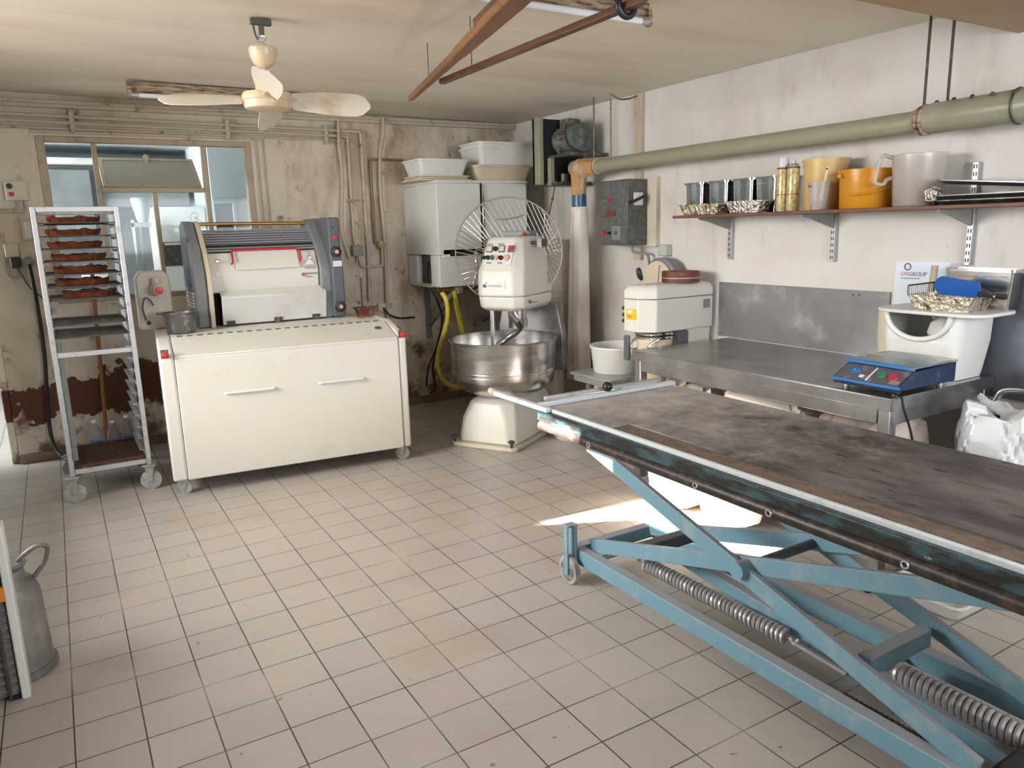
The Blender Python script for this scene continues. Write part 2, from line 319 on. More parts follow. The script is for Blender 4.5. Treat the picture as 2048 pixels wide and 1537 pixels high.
def wall_mat(name, base, blot, stain, patch=None, side=None):
    m = bpy.data.materials.new(name); m.use_nodes = True; nt = m.node_tree; N = nt.nodes; L = nt.links; p = N['Principled BSDF']; p.inputs['Roughness'].default_value = .6; p.inputs['Specular IOR Level'].default_value = .3
    tc = N.new('ShaderNodeTexCoord'); sp = N.new('ShaderNodeSeparateXYZ'); L.new(tc.outputs['Object'], sp.inputs[0])
    def math_(op, a, b_):
        q = N.new('ShaderNodeMath'); q.operation = op
        for i, t in enumerate((a, b_)):
            if isinstance(t, (int, float)): q.inputs[i].default_value = t
            else: L.new(t, q.inputs[i])
        return q.outputs[0]
    def rng_(v, lo, hi):
        r = N.new('ShaderNodeMapRange'); r.inputs['From Min'].default_value = lo; r.inputs['From Max'].default_value = hi; L.new(v, r.inputs['Value']); return r.outputs[0]
    def noise(sc, stretch=None, det=7):
        n = N.new('ShaderNodeTexNoise'); n.inputs['Scale'].default_value = sc; n.inputs['Detail'].default_value = det; n.inputs['Roughness'].default_value = .65; v = tc.outputs['Object']
        if stretch: mp = N.new('ShaderNodeMapping'); mp.inputs['Scale'].default_value = stretch; L.new(v, mp.inputs[0]); v = mp.outputs[0]
        L.new(v, n.inputs['Vector']); return n.outputs['Fac']
    def mix(f, a, c):
        x = N.new('ShaderNodeMix'); x.data_type = 'RGBA'; L.new(f, x.inputs['Factor'])
        if isinstance(a, tuple): x.inputs['A'].default_value = (*a, 1)
        else: L.new(a, x.inputs['A'])
        x.inputs['B'].default_value = (*c, 1); return x.outputs['Result']
    c = mix(rng_(noise(1.6), .42, .68), base, blot)
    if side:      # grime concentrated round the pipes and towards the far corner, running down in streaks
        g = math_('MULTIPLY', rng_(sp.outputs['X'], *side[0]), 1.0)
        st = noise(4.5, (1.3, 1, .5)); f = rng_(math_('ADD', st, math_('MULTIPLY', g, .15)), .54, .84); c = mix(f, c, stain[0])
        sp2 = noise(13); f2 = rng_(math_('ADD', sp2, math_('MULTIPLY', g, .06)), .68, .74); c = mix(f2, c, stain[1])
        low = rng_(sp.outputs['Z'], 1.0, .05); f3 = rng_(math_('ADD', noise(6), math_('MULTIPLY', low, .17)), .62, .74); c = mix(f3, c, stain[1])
        f4 = rng_(noise(30), .69, .72); c = mix(f4, c, stain[2])
    else:
        c = mix(rng_(noise(5, (1, 1, .3)), .56, .78), c, stain[0]); c = mix(rng_(noise(11), .70, .76), c, stain[1]); c = mix(rng_(noise(30), .725, .745), c, stain[2])
    if patch:     # bare brown render where the paint has fallen away
        f = None
        for cx, cz, hx, hz in patch:
            dx = math_('DIVIDE', math_('ABSOLUTE', math_('SUBTRACT', sp.outputs['X'], cx), 0), hx); dz = math_('DIVIDE', math_('ABSOLUTE', math_('SUBTRACT', sp.outputs['Z'], cz), 0), hz)
            d = math_('POWER', math_('ADD', math_('POWER', dx, 4), math_('POWER', dz, 4)), .25)
            g = rng_(math_('ADD', d, math_('MULTIPLY', math_('SUBTRACT', noise(6.5), .5), 2.4)), 1.02, .96)
            f = g if f is None else math_('MAXIMUM', f, g)
        c = mix(f, c, (.105, .042, .022))
    L.new(c, p.inputs['Base Color'])
    b = N.new('ShaderNodeBump'); b.inputs['Strength'].default_value = .25; b.inputs['Distance'].default_value = .01; L.new(noise(20), b.inputs['Height']); L.new(b.outputs[0], p.inputs['Normal'])
    return m
def ceil_mat():
    m = M('ceiling_panels', (.76, .70, .60), .6, dirt=(.64, .56, .45), ds=1.1, dl=(.46, .72), stretch=(.6, 2.2, 1))
    nt = m.node_tree; N = nt.nodes; L = nt.links; p = N['Principled BSDF']; src = p.inputs['Base Color'].links[0].from_socket
    tc = N.new('ShaderNodeTexCoord'); v = N.new('ShaderNodeTexVoronoi'); v.inputs['Scale'].default_value = 3.1; v.inputs['Randomness'].default_value = .55; L.new(tc.outputs['Object'], v.inputs['Vector'])
    r = N.new('ShaderNodeMapRange'); r.inputs['From Min'].default_value = .032; r.inputs['From Max'].default_value = .024; L.new(v.outputs['Distance'], r.inputs['Value'])
    x = N.new('ShaderNodeMix'); x.data_type = 'RGBA'; L.new(r.outputs[0], x.inputs['Factor']); L.new(src, x.inputs['A']); x.inputs['B'].default_value = (.19, .14, .09, 1); L.new(x.outputs['Result'], p.inputs['Base Color'])
    return m
m_floor = floor_mat()
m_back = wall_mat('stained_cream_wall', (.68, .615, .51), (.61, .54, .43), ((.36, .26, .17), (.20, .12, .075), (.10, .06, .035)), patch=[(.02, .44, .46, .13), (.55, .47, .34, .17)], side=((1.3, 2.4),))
m_right = wall_mat('white_wall', (.66, .635, .61), (.60, .56, .525), ((.50, .44, .39), (.36, .29, .24), (.15, .12, .1)))
m_ceil = ceil_mat()
m_pale = M('pale_blue_white_wall', (.62, .68, .70), .6, dirt=(.54, .60, .63), ds=2, dl=(.4, .7))

# ---------------------------------------------------------------- room shell
YB = 6.28; XR = 3.83
def setting(name, boxes, m):
    b = MB()
    for q in boxes: b.box(*q)
    return struct(b.build(name, m, free=True, smooth=False))
setting('floor', [(-3.2, 4.0, -1.5, 10.2, -.1, 0)], m_floor)
setting('wall_back', [(-1.05, -.38, YB, 6.40, 2.05, 2.62), (-.38, 0, YB, 6.40, 0, 2.62), (0, 1.43, YB, 6.40, 0, 1.12), (0, 1.43, YB, 6.40, 2.27, 2.62), (1.43, 3.95, YB, 6.40, 0, 2.62)], m_back)
setting('wall_right', [(XR, 3.95, -1.4, YB, 0, 2.62)], m_right)
setting('wall_left', [(-1.05, -.95, -1.4, 2.60, 0, 2.62), (-1.05, -.95, 4.75, YB, 0, 2.62), (-1.05, -.95, 2.60, 4.75, 0, .95), (-1.05, -.95, 2.60, 4.75, 2.36, 2.62)], m_back)
struct(MB().prism([(-1.4, 0), (6.2, 0), (6.2, 5), (3.755, 5), (3.755, 2.972), (3.55, 3.283), (2.872, 3.30), (2.87, 5), (-1.4, 5)], 'X', -3.2, -3.1).build('wall_sun_mask', m_right, free=True, smooth=False))   # unseen wall added outside the left window, top cut to shape the sun patch
setting('wall_rear', [(-1.05, .85, -1.4, -1.3, 0, 2.62), (3.25, XR, -1.4, -1.3, 0, 2.62), (.85, 3.25, -1.4, -1.3, 0, 1.32), (.85, 3.25, -1.4, -1.3, 2.18, 2.62)], m_right)
c_ = MB(); c_.add([(-1.05, -1.4, 2.553), (3.95, -1.4, 2.5), (3.95, 6.4, 2.5), (-1.05, 6.4, 2.553), (-1.05, -1.4, 2.7), (3.95, -1.4, 2.7), (3.95, 6.4, 2.7), (-1.05, 6.4, 2.7)],
       [(0, 1, 2, 3), (7, 6, 5, 4), (0, 4, 5, 1), (1, 5, 6, 2), (2, 6, 7, 3), (3, 7, 4, 0)])
struct(c_.build('ceiling', m_ceil, free=True, smooth=False))
setting('trim_1', [(-.95, XR, -1.3, 1.93, 2.355, 2.49)], M('brown_beam', (.40, .29, .19), .6, dirt=(.30, .20, .12), ds=2, dl=(.4, .7), stretch=(.4, 2, 1)))                       # dropped beam over the near end, coloured darker brown than the ceiling
b = MB(); b.box(-.94, XR, 6.245, YB, 2.45, 2.50).box(-.94, XR, 6.23, 6.262, 2.475, 2.50)
struct(b.build('trim_2', pipep, smooth=False, bevel=.006))                              # cornice strip on the far wall
struct(MB().box(3.806, XR, 5.745, 5.775, 0, 2.49).build('trim_3', pipep, bevel=.004))   # cover strip on the right wall
struct(MB().box(3.80, XR, 4.45, 4.53, 1.3, 2.50).build('trim_4', M('cover_strip_paint', (.50, .42, .33), .5, dirt=(.36, .27, .2), ds=8), bevel=.004))
b = MB().box(-.384, -.36, 6.21, 6.279, 0, 1.6)
struct(MB().box(-.43, -.378, 6.30, 6.42, 0, 2.05).build('trim_5', m_back, bevel=.01))   # broken plaster reveal of the doorway
struct(MB().box(-.38, .0, 6.262, 6.279, 0, .07).box(0, XR, 6.262, 6.279, 0, .07).build('baseboard_back', M('skirting_tile', (.24, .17, .12), .5, dirt=(.12, .08, .06), ds=8), bevel=.003))
# back room seen through the glazed partition
setting('wall_back_room', [(-3.2, 4.0, 10.0, 10.15, 0, 2.7)], concrete)
setting('wall_back_room_sides', [(3.9, 4.0, 6.4, 10, 0, 2.7), (-3.3, -3.2, 6.2, 10.1, 0, 2.7), (-3.3, -1.05, 6.2, 6.4, 0, 2.7)], m_pale)
setting('ceiling_back_room', [(-3.2, 4.0, 6.4, 10.15, 2.43, 2.53)], M('white_ceiling', (.72, .79, .82), .6, dirt=(.6, .66, .68), ds=2))
setting('wall_side_room', [(1.30, 1.40, 7.42, 8.6, 1.9, 2.43), (1.30, 1.32, 7.42, 8.6, 0, 1.9), (1.48, 3.9, 7.38, 7.48, 0, 2.43), (1.30, 1.48, 7.38, 7.48, 1.90, 2.43)], m_pale)
struct(MB().box(1.30, 1.48, 7.36, 7.40, 1.85, 1.90).box(1.47, 1.50, 7.36, 7.40, 0, 1.9).build('trim_6', tealf, bevel=.003))
struct(MB().box(1.325, 1.47, 7.44, 7.46, 0, 1.85).build('door_2', darkv, bevel=.002))
struct(MB().box(-1.2, 1.25, 8.3, 9.2, 1.86, 2.24).box(-1.2, .40, 8.22, 8.32, 1.6, 2.2).build('trim_7', concrete, bevel=.01))
struct(MB().box(-1.2, .50, 8.18, 8.30, 2.24, 2.30).build('trim_8', whitep, bevel=.005))
# ---------------------------------------------------------------- glazed partition window
w = thing('window_1', 'beige steel window frame glazed into the far wall, tilting light open', 'window', (.715, 6.33, 1.12)); w['kind'] = 'structure'
def bar(x0, x1, z0, z1, nm='frame_bar', y0=6.30, y1=6.345): return MB().box(x0, x1, y0, y1, z0, z1).build(nm, winframe, w, bevel=.004)
b = MB().box(0, .055, 6.285, 6.36, 1.12, 2.27).box(1.385, 1.43, 6.285, 6.36, 1.12, 2.27).box(.055, 1.385, 6.285, 6.36, 2.232, 2.27).box(.055, 1.385, 6.285, 6.36, 1.12, 1.16)
b.build('outer_frame', winframe, w, bevel=.004)
bar(.335, .368, 1.16, 2.232); bar(1.065, 1.103, 1.16, 2.232); bar(.368, 1.065, 1.892, 1.925); bar(.695, .728, 1.16, 1.892)
for x0, x1, z0, z1 in ((.055, .335, 1.16, 2.232), (.368, .695, 1.16, 1.892), (.728, 1.065, 1.16, 1.892)):
    MB().box(x0, x1, 6.318, 6.323, z0, z1).build('pane', glass, w)
MB().box(1.103, 1.385, 6.318, 6.323, 1.16, 2.232).build('pane', glass, w)
tm = Matrix.Translation((.716, 6.335, 1.928)) @ Matrix.Rotation(R(-54), 4, 'X')
s_ = MB()
for q in ((-.335, .335, -.012, .012, 0, .03), (-.335, .335, -.012, .012, .36, .39), (-.335, -.305, -.012, .012, .03, .36), (.305, .335, -.012, .012, .03, .36)): s_.box(*q, m=tm)
sash = s_.build('tilting_sash', winframe, w, bevel=.003)
MB().box(-.305, .305, -.004, .004, .03, .36, m=tm).build('obscure_pane', frost, sash)
lm = MB(); lm.add([], []); q = tm @ Vector((0, -.02, .385)); lm.cyl(q, q+Vector((0, -.03, -.005)), .022).box(q.x-.012, q.x+.012, q.y-.04, q.y-.02, q.z-.05, q.z)
lm.build('latch', pipep, sash, bevel=.003)
b = MB().box(1.46, 1.475, 6.268, YB, 1.0, 2.30).box(1.515, 1.525, 6.268, YB, 1.0, 2.30).box(-.02, 1.53, 6.266, YB, 2.285, 2.305)
struct(b.build('trim_9', pipep, bevel=.003))
# things in the back room
o = tag(MB().lathe([(.035, 1.70), (.05, 1.72), (.085, 1.90), (.075, 1.91), (.03, 1.75)], (.73, 7.535, 0), 24).build('funnel_hood', paleb), 'pale blue funnel seen through the middle window panes', 'funnel')
t = thing('flour_sifter', 'pale sifter column standing in the room behind the glass', 'machine', (.70, 7.66, 0))
MB().box(.64, .66, 7.60, 7.64, 0, 1.72).build('post', chrome, t); MB().box(.70, .72, 7.64, 7.67, 0, 1.72).build('post', alu, t); MB().box(.60, .80, 7.56, 7.74, .0, .9).build('body', paleb, t, bevel=.01)
MB().box(.64, .80, 7.60, 7.68, 1.66, 1.70).build('bracket', alu, t)
t = thing('oven', 'grey oven front seen through the right-hand window panes', 'oven', (1.06, 7.9, 0))
MB().box(.84, 1.29, 7.75, 8.2, 0, 1.84).build('body', whitep, t, bevel=.01); MB().box(.88, 1.27, 7.735, 7.75, 1.30, 1.52).build('door', dsteel, t, bevel=.006); MB().cyl((.9, 7.71, 1.50), (1.25, 7.71, 1.50), .012).build('handle', chrome, t)
t = thing('storage_shelves', 'dark shelf stand with trays behind the rack and window', 'shelf', (.3, 7.6, 0))
for x in (-.2, .50):
    MB().box(x, x+.03, 7.5, 7.53, 0, 1.46).build('post', dsteel, t)
for z in (1.0, 1.155, 1.42): MB().box(-.2, .53, 7.5, 7.85, z, z+.02).build('shelf', dsteel, t, bevel=.002)
for i, (x, z, m_) in enumerate(((.05, 1.02, sack), (.32, 1.18, pwhite))):
    tag(MB().box(x-.12, x+.12, 7.53, 7.8, z+.001, z+.085).build(('flour_bag', 'storage_box')[i], m_, bevel=.02), ('crumpled beige bag on the shelf stand behind the glass', 'small white box on the shelf stand behind the glass')[i], ('bag', 'box')[i])
# ---------------------------------------------------------------- casters shared by wheeled things
def caster(t, x, y, ztop, r, wd=.028, yaw=0, pale=True, name='caster'):
    m = Matrix.Translation((x, y, 0)) @ Matrix.Rotation(R(yaw), 4, 'Z')
    f = MB().box(-.045, .045, -.04, .04, ztop-.008, ztop, m)
    for s in (-1, 1): f.prism([(-.009, r*.75), (.011, r*.75), (.030, ztop-.006), (-.024, ztop-.006)], 'X', s*(wd/2+.004), s*(wd/2+.008)); 
    v = f.v[8:]; f.v[8:] = [tuple(m @ Vector((q[0], q[1]+.0, q[2]))) for q in v]
    f.tube([m @ Vector((-wd/2-.01, 0, r)), m @ Vector((wd/2+.01, 0, r))], .008, 10)
    fk = f.build(name, alu, t, bevel=.002)
    w_ = MB(); ring = [(r*.62, -wd/2), (r, -wd/2+.004), (r, wd/2-.004), (r*.62, wd/2)]
    w_.lathe(ring, (0, 0, 0), 28, 'X'); w_.v = [tuple(m @ Vector((q[0], q[1], q[2]+r))) for q in w_.v]; w_.build('tyre', tyre if pale else rubber, fk)
    h_ = MB().lathe([(r*.15, -wd*.42), (r*.66, -wd*.40), (r*.66, wd*.40), (r*.15, wd*.42)], (0, 0, 0), 24, 'X'); h_.v = [tuple(m @ Vector((q[0], q[1], q[2]+r))) for q in h_.v]; h_.build('hub', rubber, fk)
    return fk
# ---------------------------------------------------------------- bakery rack with tarts
RX0, RX1, RY0, RY1 = -.075, .375, 5.11, 5.70
t = thing('rack_trolley', 'tall aluminium bakery rack on casters holding red-brown tarts', 'trolley', (.15, 5.4, 0))
for x in (RX0, RX1-.028):
    for y in (RY0, RY1-.028): MB().box(x, x+.028, y, y+.028, .165, 1.752).build('post', alu, t, bevel=.003)
for y in (RY0+.003, RY1-.025):
    for z in (.172, .885, 1.722) if y < 5.3 else (.172, 1.722): MB().box(RX0+.028, RX1-.028, y, y+.022, z, z+.03).build('crossbar', alu, t, bevel=.003)
for x in (RX0+.003, RX1-.025):
    for z in (.172, 1.722): MB().box(x, x+.022, RY0+.028, RY1-.028, z, z+.03).build('side_bar', alu, t, bevel=.003)
levels = [1.657-.0735*i for i in range(20)]
for z in levels:
    for s, x in ((1, RX0+.028), (-1, RX1-.028)):
        MB().box(min(x, x+s*.03), max(x, x+s*.03), RY0+.03, RY1-.03, z-.004, z-.001).box(min(x, x+s*.003), max(x, x+s*.003), RY0+.03, RY1-.03, z-.024, z-.001).build('runner', alu, t)
for x in (RX0+.014, RX1-.014):
    for y, pl in ((RY0+.014, True), (RY1-.014, False)): caster(t, x, y, .165, .062, .032, yaw=78 if y < 5.4 else 60, pale=True)
tag(MB().box(RX0+.03, RX1-.03, RY0+.04, RY1-.04, .2025, .2055).box(RX0+.03, RX1-.03, RY0+.036, RY0+.04, .2025, .222).box(RX0+.03, RX1-.03, RY1-.04, RY1-.036, .2025, .222).build('baking_tray', M('burnt_tray', (.06, .022, .016), .5, dirt=(.2, .12, .1), ds=22, dl=(.58, .7))), 'burnt dark brown baking tray lying on the bottom frame of the rack', 'tray')
def wire_tray(z):
    b = MB(); x0, x1, y0, y1 = RX0+.031, RX1-.031, RY0+.012, RY1-.04
    b.tube([(x0, y0, z+.003), (x1, y0, z+.003), (x1, y1, z+.003), (x0, y1, z+.003)], .0032, 6, closed=True)
    for i in range(1, 24): y = y0+(y1-y0)*i/24; b.tube([(x0, y, z+.003), (x1, y, z+.003)], .0013, 5)
    for i in range(1, 4): x = x0+(x1-x0)*i/4; b.tube([(x, y0, z+.0005), (x, y1, z+.0005)], .0022, 5)
    return b
tart_desc = ['topmost tart on the rack', 'second tart from the top of the rack, bumpy dark rim', 'third tart from the top of the rack', 'fourth tart from the top, the darkest rim of the rack', 'fifth tart from the top, yellow custard showing', 'second lowest tart on the rack, dark mounded filling', 'lowest tart on the rack, set over to the right']
tray_desc = ['topmost', 'second', 'third', 'fourth', 'fifth', 'sixth', 'seventh']
zs = [1.657, 1.584, 1.510, 1.437, 1.363, 1.290, 1.216]
for i, z in enumerate(zs):
    o = tag(wire_tray(z).build('cooling_rack', dsteel), 'black wire cooling tray under the %s' % tart_desc[i].split(',')[0].replace(' of the rack', ''), 'tray', 'wire cooling trays in the rack')
    r_ = .148 if i else .142; cx = .142+(.03 if i == 6 else 0)-(.012 if i in (2, 1) else 0); ph = rng.random()*6
    t = thing('fruit_tart', 'round fluted %s' % tart_desc[i], 'tart', (cx, 5.36, z+.0063), 0, 'tarts on the bakery rack')
    def wob(a, k, ph=ph): return .018*math.sin(a*26)*(1 if k > 0 else .3)
    b = MB().lathe([(r_*.86, 0), (r_*.90, .0015), (r_, .030), (r_*.97, .034), (r_*.93, .026), (.01, .024)], (0, 0, 0), 104, wob=wob)
    for k, q in enumerate(b.v):
        a = math.atan2(q[1], q[0]); rr = math.hypot(q[0], q[1])
        if q[2] > .025 and rr > r_*.88: b.v[k] = (q[0], q[1], q[2]+.0045*math.sin(a*5+ph)+.003*math.sin(a*11+2*ph)+.002)
    b.build('crust', crust, t, local=True)
    b = MB().lathe([(r_*.90, .022), (r_*.88, .028), (r_*.6, .0315), (.002, .032)], (0, 0, 0), 72)
    for k, q in enumerate(b.v):
        if q[2] > .025: b.v[k] = (q[0], q[1], q[2]+(.010 if i == 5 else .005)*math.sin(q[0]*70+i)*math.sin(q[1]*63+ph))
    b.build('filling', fillingy if i == 4 else filling, t, local=True)
for z, d in ((1.070, 'upper empty'), (.996, 'lower empty')):
    tag(wire_tray(z).build('cooling_rack', dsteel), '%s wire cooling tray in the rack, below the tarts' % d, 'tray', 'wire cooling trays in the rack')
# broom handle and water bottles behind the rack
t = thing('broom', 'brown broom handle leaning upright against the wall behind the rack', 'broom', (.19, 6.17, 0))
MB().cyl((.172, 6.13, .05), (.235, 6.235, 1.40), .0135, n=12).build('handle', handlew, t); MB().box(.155, .26, 6.10, 6.15, .005, .055).build('head', woodd, t, bevel=.008)
def bottle(x, y, lab, h=.30, r=.045):
    t = thing('water_bottle', lab, 'bottle', (x, y, 0), 0, 'water bottles behind the rack')
    MB().lathe([(.01, 0), (r*.9, .002), (r, .02), (r*.95, .08), (r, .10), (r, .19), (r*.8, .23), (.016, .27), (.014, .285), (.002, .286)], (0, 0, 0), 24).build('body', water, t, local=True)
    MB().cyl((0, 0, .282), (0, 0, h), .0155, n=16).build('cap', labelw, t, local=True)
    MB().lathe([(r*1.01, .105), (r*1.015, .107), (r*1.015, .15), (r*1.01, .152)], (0, 0, 0), 24).build('label', capb, t, local=True)
bottle(.105, 6.03, 'clear water bottle, leftmost behind the rack on the floor'); bottle(.315, 6.06, 'clear water bottle between the broom and the white machine base'); bottle(.215, 5.955, 'clear water bottle nearest the broom handle, in front of the others', .29)
# ---------------------------------------------------------------- machine base (cabinet) and moulder
bx = thing('machine_base', 'long off-white machine base cabinet on casters with two red buttons', 'cabinet', (.46, 4.84, 0), -5.3)
LB = 1.517; DP = .98
b = MB().prism([(0, .10), (.0, .865), (.30, .95), (DP, .95), (DP, .10)], 'X', .085, LB-.055); b.build('body', cream, bx, local=True, bevel=.004)
b = MB().prism([(.0, .10), (-.004, .855), (.03, .885), (.30, .952), (DP+.003, .952), (DP+.003, .10)], 'X', 0, .083); b.build('end_panel', cream, bx, local=True, bevel=.014, seg=3)
b = MB().prism([(.0, .10), (-.004, .855), (.03, .885), (.30, .952), (DP+.003, .952), (DP+.003, .10)], 'X', LB-.053, LB); b.build('end_panel', cream, bx, local=True, bevel=.014, seg=3)
MB().box(.088, LB-.058, -.006, .004, .105, .852).build('front_panel', cream, bx, local=True, bevel=.003)
sl = (.95-.865)/.30
MB().prism([(-.004, .857), (-.001, .868), (.292, .952), (.296, .944)], 'X', .088, LB-.058).build('sloping_lid', cream, bx, local=True, bevel=.002)
for i in range(22): x = .12+i*.06; MB().box(x, x+.032, .284, .303, .9485, .9555).build('hinge_tab', dsteel, bx, local=True)
for x0, x1 in ((.345, .645), (.918, 1.213)): MB().tube([(x0, -.004, .616), (x0+.008, -.022, .617), (x1-.008, -.022, .617), (x1, -.004, .616)], .0085, 8).build('handle', cream, bx, local=True)
for x, y, z in ((.036, .03, .888), (LB-.028, .03, .888)):
    p = MB().box(x-.022, x+.022, y-.03, y-.024, z-.026, z+.026).build('switch_plate', greyb, bx, local=True, bevel=.002)
    MB().lathe([(.012, .0), (.012, .02), (.019, .024), (.019, .036), (.012, .040), (.001, .041)], (x, y-.028, z-.002), 20, 'Y').build('stop_button', red, p, local=True)
bg_ = MB().lathe([(.001, -.002), (.024, -.002), (.024, .002), (.001, .0025)], (0, 0, 0), 24); bm2 = Matrix.Translation((LB-.14, .17, .919)) @ Matrix.Rotation(math.atan2(.084, .293), 4, 'X'); bg_.v = [tuple(bm2 @ Vector(q)) for q in bg_.v]; bg_.build('round_badge', greyb, bx, local=True)
b = MB()
for i in range(9): z = .22+i*.07; b.box(-.004, .002, .10, .86, z, z+.03)
b.build('side_louvres', greyb, bx, local=True)
for x, y in ((.06, .06), (LB-.05, .06), (.06, DP-.07), (LB-.05, DP-.07)):
    q = WM[bx] @ Vector((x, y, 0)); caster(bx, q.x, q.y, .10, .047, .024, yaw=62 if y < .5 else 20)
# moulder head
hd = thing('dough_moulder', 'grey and white dough moulding machine head on the off-white base', 'machine', (1.29, 5.65, .952))
HX0, HX1 = .79, 1.80
prof = [(5.455, .953), (5.425, 1.20), (5.435, 1.33), (5.50, 1.46), (5.68, 1.655), (5.76, 1.668), (5.86, 1.64), (5.88, .953)]
MB().prism(prof, 'X', HX0, HX0+.075).build('left_cheek', greyp, hd, bevel=.012, seg=3)
ins = [(5.458+.03, .97), (5.43+.03, 1.2), (5.44+.03, 1.33), (5.505+.03, 1.45), (5.68+.012, 1.63), (5.74, 1.63), (5.74, .97)]
MB().prism([(y-.034, z) for y, z in prof[:6]]+[(5.70, .953)], 'X', HX0+.078, HX0+.106).build('edge_strip', pcream, hd, bevel=.004)
MB().box(HX0-.004, HX0+.004, 5.56, 5.84, 1.22, 1.56).build('side_panel', greyb, hd, bevel=.004)
b = MB()
for i in range(5): b.box(HX0-.007, HX0+.002, 5.50, 5.80, 1.09+i*.022, 1.10+i*.022)
b.build('side_vents', labelw, hd)
MB().prism(prof, 'X', HX1-.155, HX1-.075).build('right_cheek', greyp, hd, bevel=.012, seg=3)
MB().prism([(5.40, .96), (5.375, 1.08), (5.375, 1.30), (5.40, 1.40), (5.40, 1.672), (5.86, 1.672), (5.86, .96)], 'X', HX1-.085, HX1).build('control_housing', greyb, hd, bevel=.012, seg=3)
# front door, flap, grille
FX0, FX1 = HX0+.108, HX1-.158
MB().prism([(5.47, 1.18), (5.455, 1.32), (5.515, 1.445), (5.535, 1.45), (5.56, 1.32), (5.56, 1.18)], 'X', FX0, FX1).build('front_cover', cream, hd, bevel=.012, seg=3)
MB().box(FX0, FX1, 5.56, 5.80, .96, 1.5).build('dark_interior', darkv, hd)
b = MB()
for i in range(9):
    f = i/8; b.cyl((FX0-.02, 5.545+.16*f, 1.462+.135*f), (FX1+.02, 5.545+.16*f, 1.462+.135*f), .0075, n=8)
b.build('safety_grille', grille, hd)
MB().prism([(5.555, 1.44), (5.715, 1.585), (5.73, 1.57), (5.57, 1.43)], 'X', FX0-.01, FX1+.01).build('grille_backing', greyb, hd)
MB().cyl((HX0+.05, 5.70, 1.648), (HX1-.10, 5.70, 1.640), .012, n=12).build('top_bar', brass, hd)
flap = MB().prism([(5.445, .962), (5.405, 1.15), (5.415, 1.165), (5.43, 1.15), (5.465, .962)], 'X', FX0+.05, FX1+.03).build('hinged_flap', whitep, hd, bevel=.006)
MB().prism([(5.41, 1.152), (5.47, 1.195), (5.475, 1.18), (5.415, 1.135)], 'X', FX0+.05, FX1+.03).build('flap_edge', cream, hd, bevel=.006)
for x in (FX0+.10, (FX0+FX1)/2+.05, FX1-.05): MB().prism([(5.441, .956), (5.431, .99), (5.439, .99), (5.449, .956)], 'X', x-.028, x+.028).build('hinge', dsteel, hd)
hw = MB(); x0, x1 = FX0+.155, FX1-.125
hw.tube([(x0-.008, 5.462, 1.372), (x0-.002, 5.44, 1.39), (x0, 5.475, 1.452), (x0+.015, 5.485, 1.466), (x1-.015, 5.485, 1.466), (x1, 5.475, 1.452), (x1-.002, 5.44, 1.39), (x1-.01, 5.462, 1.372)], .007, 8).build('red_handle', red, hd)
MB().prism([(5.442, 1.33), (5.448, 1.36), (5.498, 1.458), (5.506, 1.455), (5.458, 1.35), (5.45, 1.33)], 'X', x0+.015, x1-.012).build('raised_plate', cream, hd, bevel=.004)
for x in (FX0+.06, FX1-.055): MB().torus((x, 5.462, 1.395), .011, .003, 'Y', 18, 6).cyl((x, 5.475, 1.395), (x, 5.460, 1.395), .006, n=10).build('lock', steel, hd)
MB().box(FX0+.035, FX0+.075, 5.452, 5.46, 1.30, 1.325).build('small_label', labelw, hd)
MB().prism([(FX1-.10, 1.345), (FX1-.03, 1.345), (FX1-.065, 1.39)], 'Y', 5.452, 5.459).build('warning_label', labelw, hd); MB().box(FX1-.10, FX1-.025, 5.450, 5.458, 1.318, 1.335).build('data_label', M('label_grey', (.36, .35, .34), .5), hd)
lg = MB().box(FX1-.125, FX1-.105, 5.4505, 5.456, 1.268, 1.288).build('logo_mark', redink, hd)
text('BONGARD', .019, facing((FX1-.10, 5.4520, 1.277), (0, -1, 0)), greyb, hd); MB().box(FX1-.10, FX1-.06, 5.452, 5.457, 1.258, 1.263).build('grey_strip', greyink, hd)
for z in (1.43, 1.035):
    yk = 5.372 if z > 1.3 else 5.362
    MB().lathe([(.022, 0), (.038, .004), (.038, .022), (.022, .026)], (HX1-.042, yk+.026, z), 28, 'Y', wob=lambda a, k: .06*math.sin(8*a) if k in (1, 2) else 0).build('hand_wheel', black, hd)
    MB().cyl((HX1-.042, yk, z), (HX1-.042, yk-.002, z), .014, n=20).build('dial_face', pink, hd)
MB().lathe([(.013, 0), (.017, .006), (.017, .018), (.001, .02)], (HX1-.045, 5.40, 1.53), 18, 'Y').build('stop_button', red, hd); MB().cyl((HX1-.05, 5.402, 1.60), (HX1-.05, 5.395, 1.60), .005, n=10).build('pilot_hole', black, hd)
MB().box(HX1-.075, HX1-.012, 5.370, 5.378, 1.325, 1.365).build('white_label', labelw, hd)
tag(MB().tube(bez([(.845, 5.60, 1.662), (.835, 5.60, 1.70), (.86, 5.60, 1.725), (.885, 5.60, 1.70), (.86, 5.60, 1.69), (.89, 5.61, 1.672), (.90, 5.60, 1.664)], 5), .0045, 6).build('string_loop', labelw), 'small twist of white string on top of the moulder', 'string')
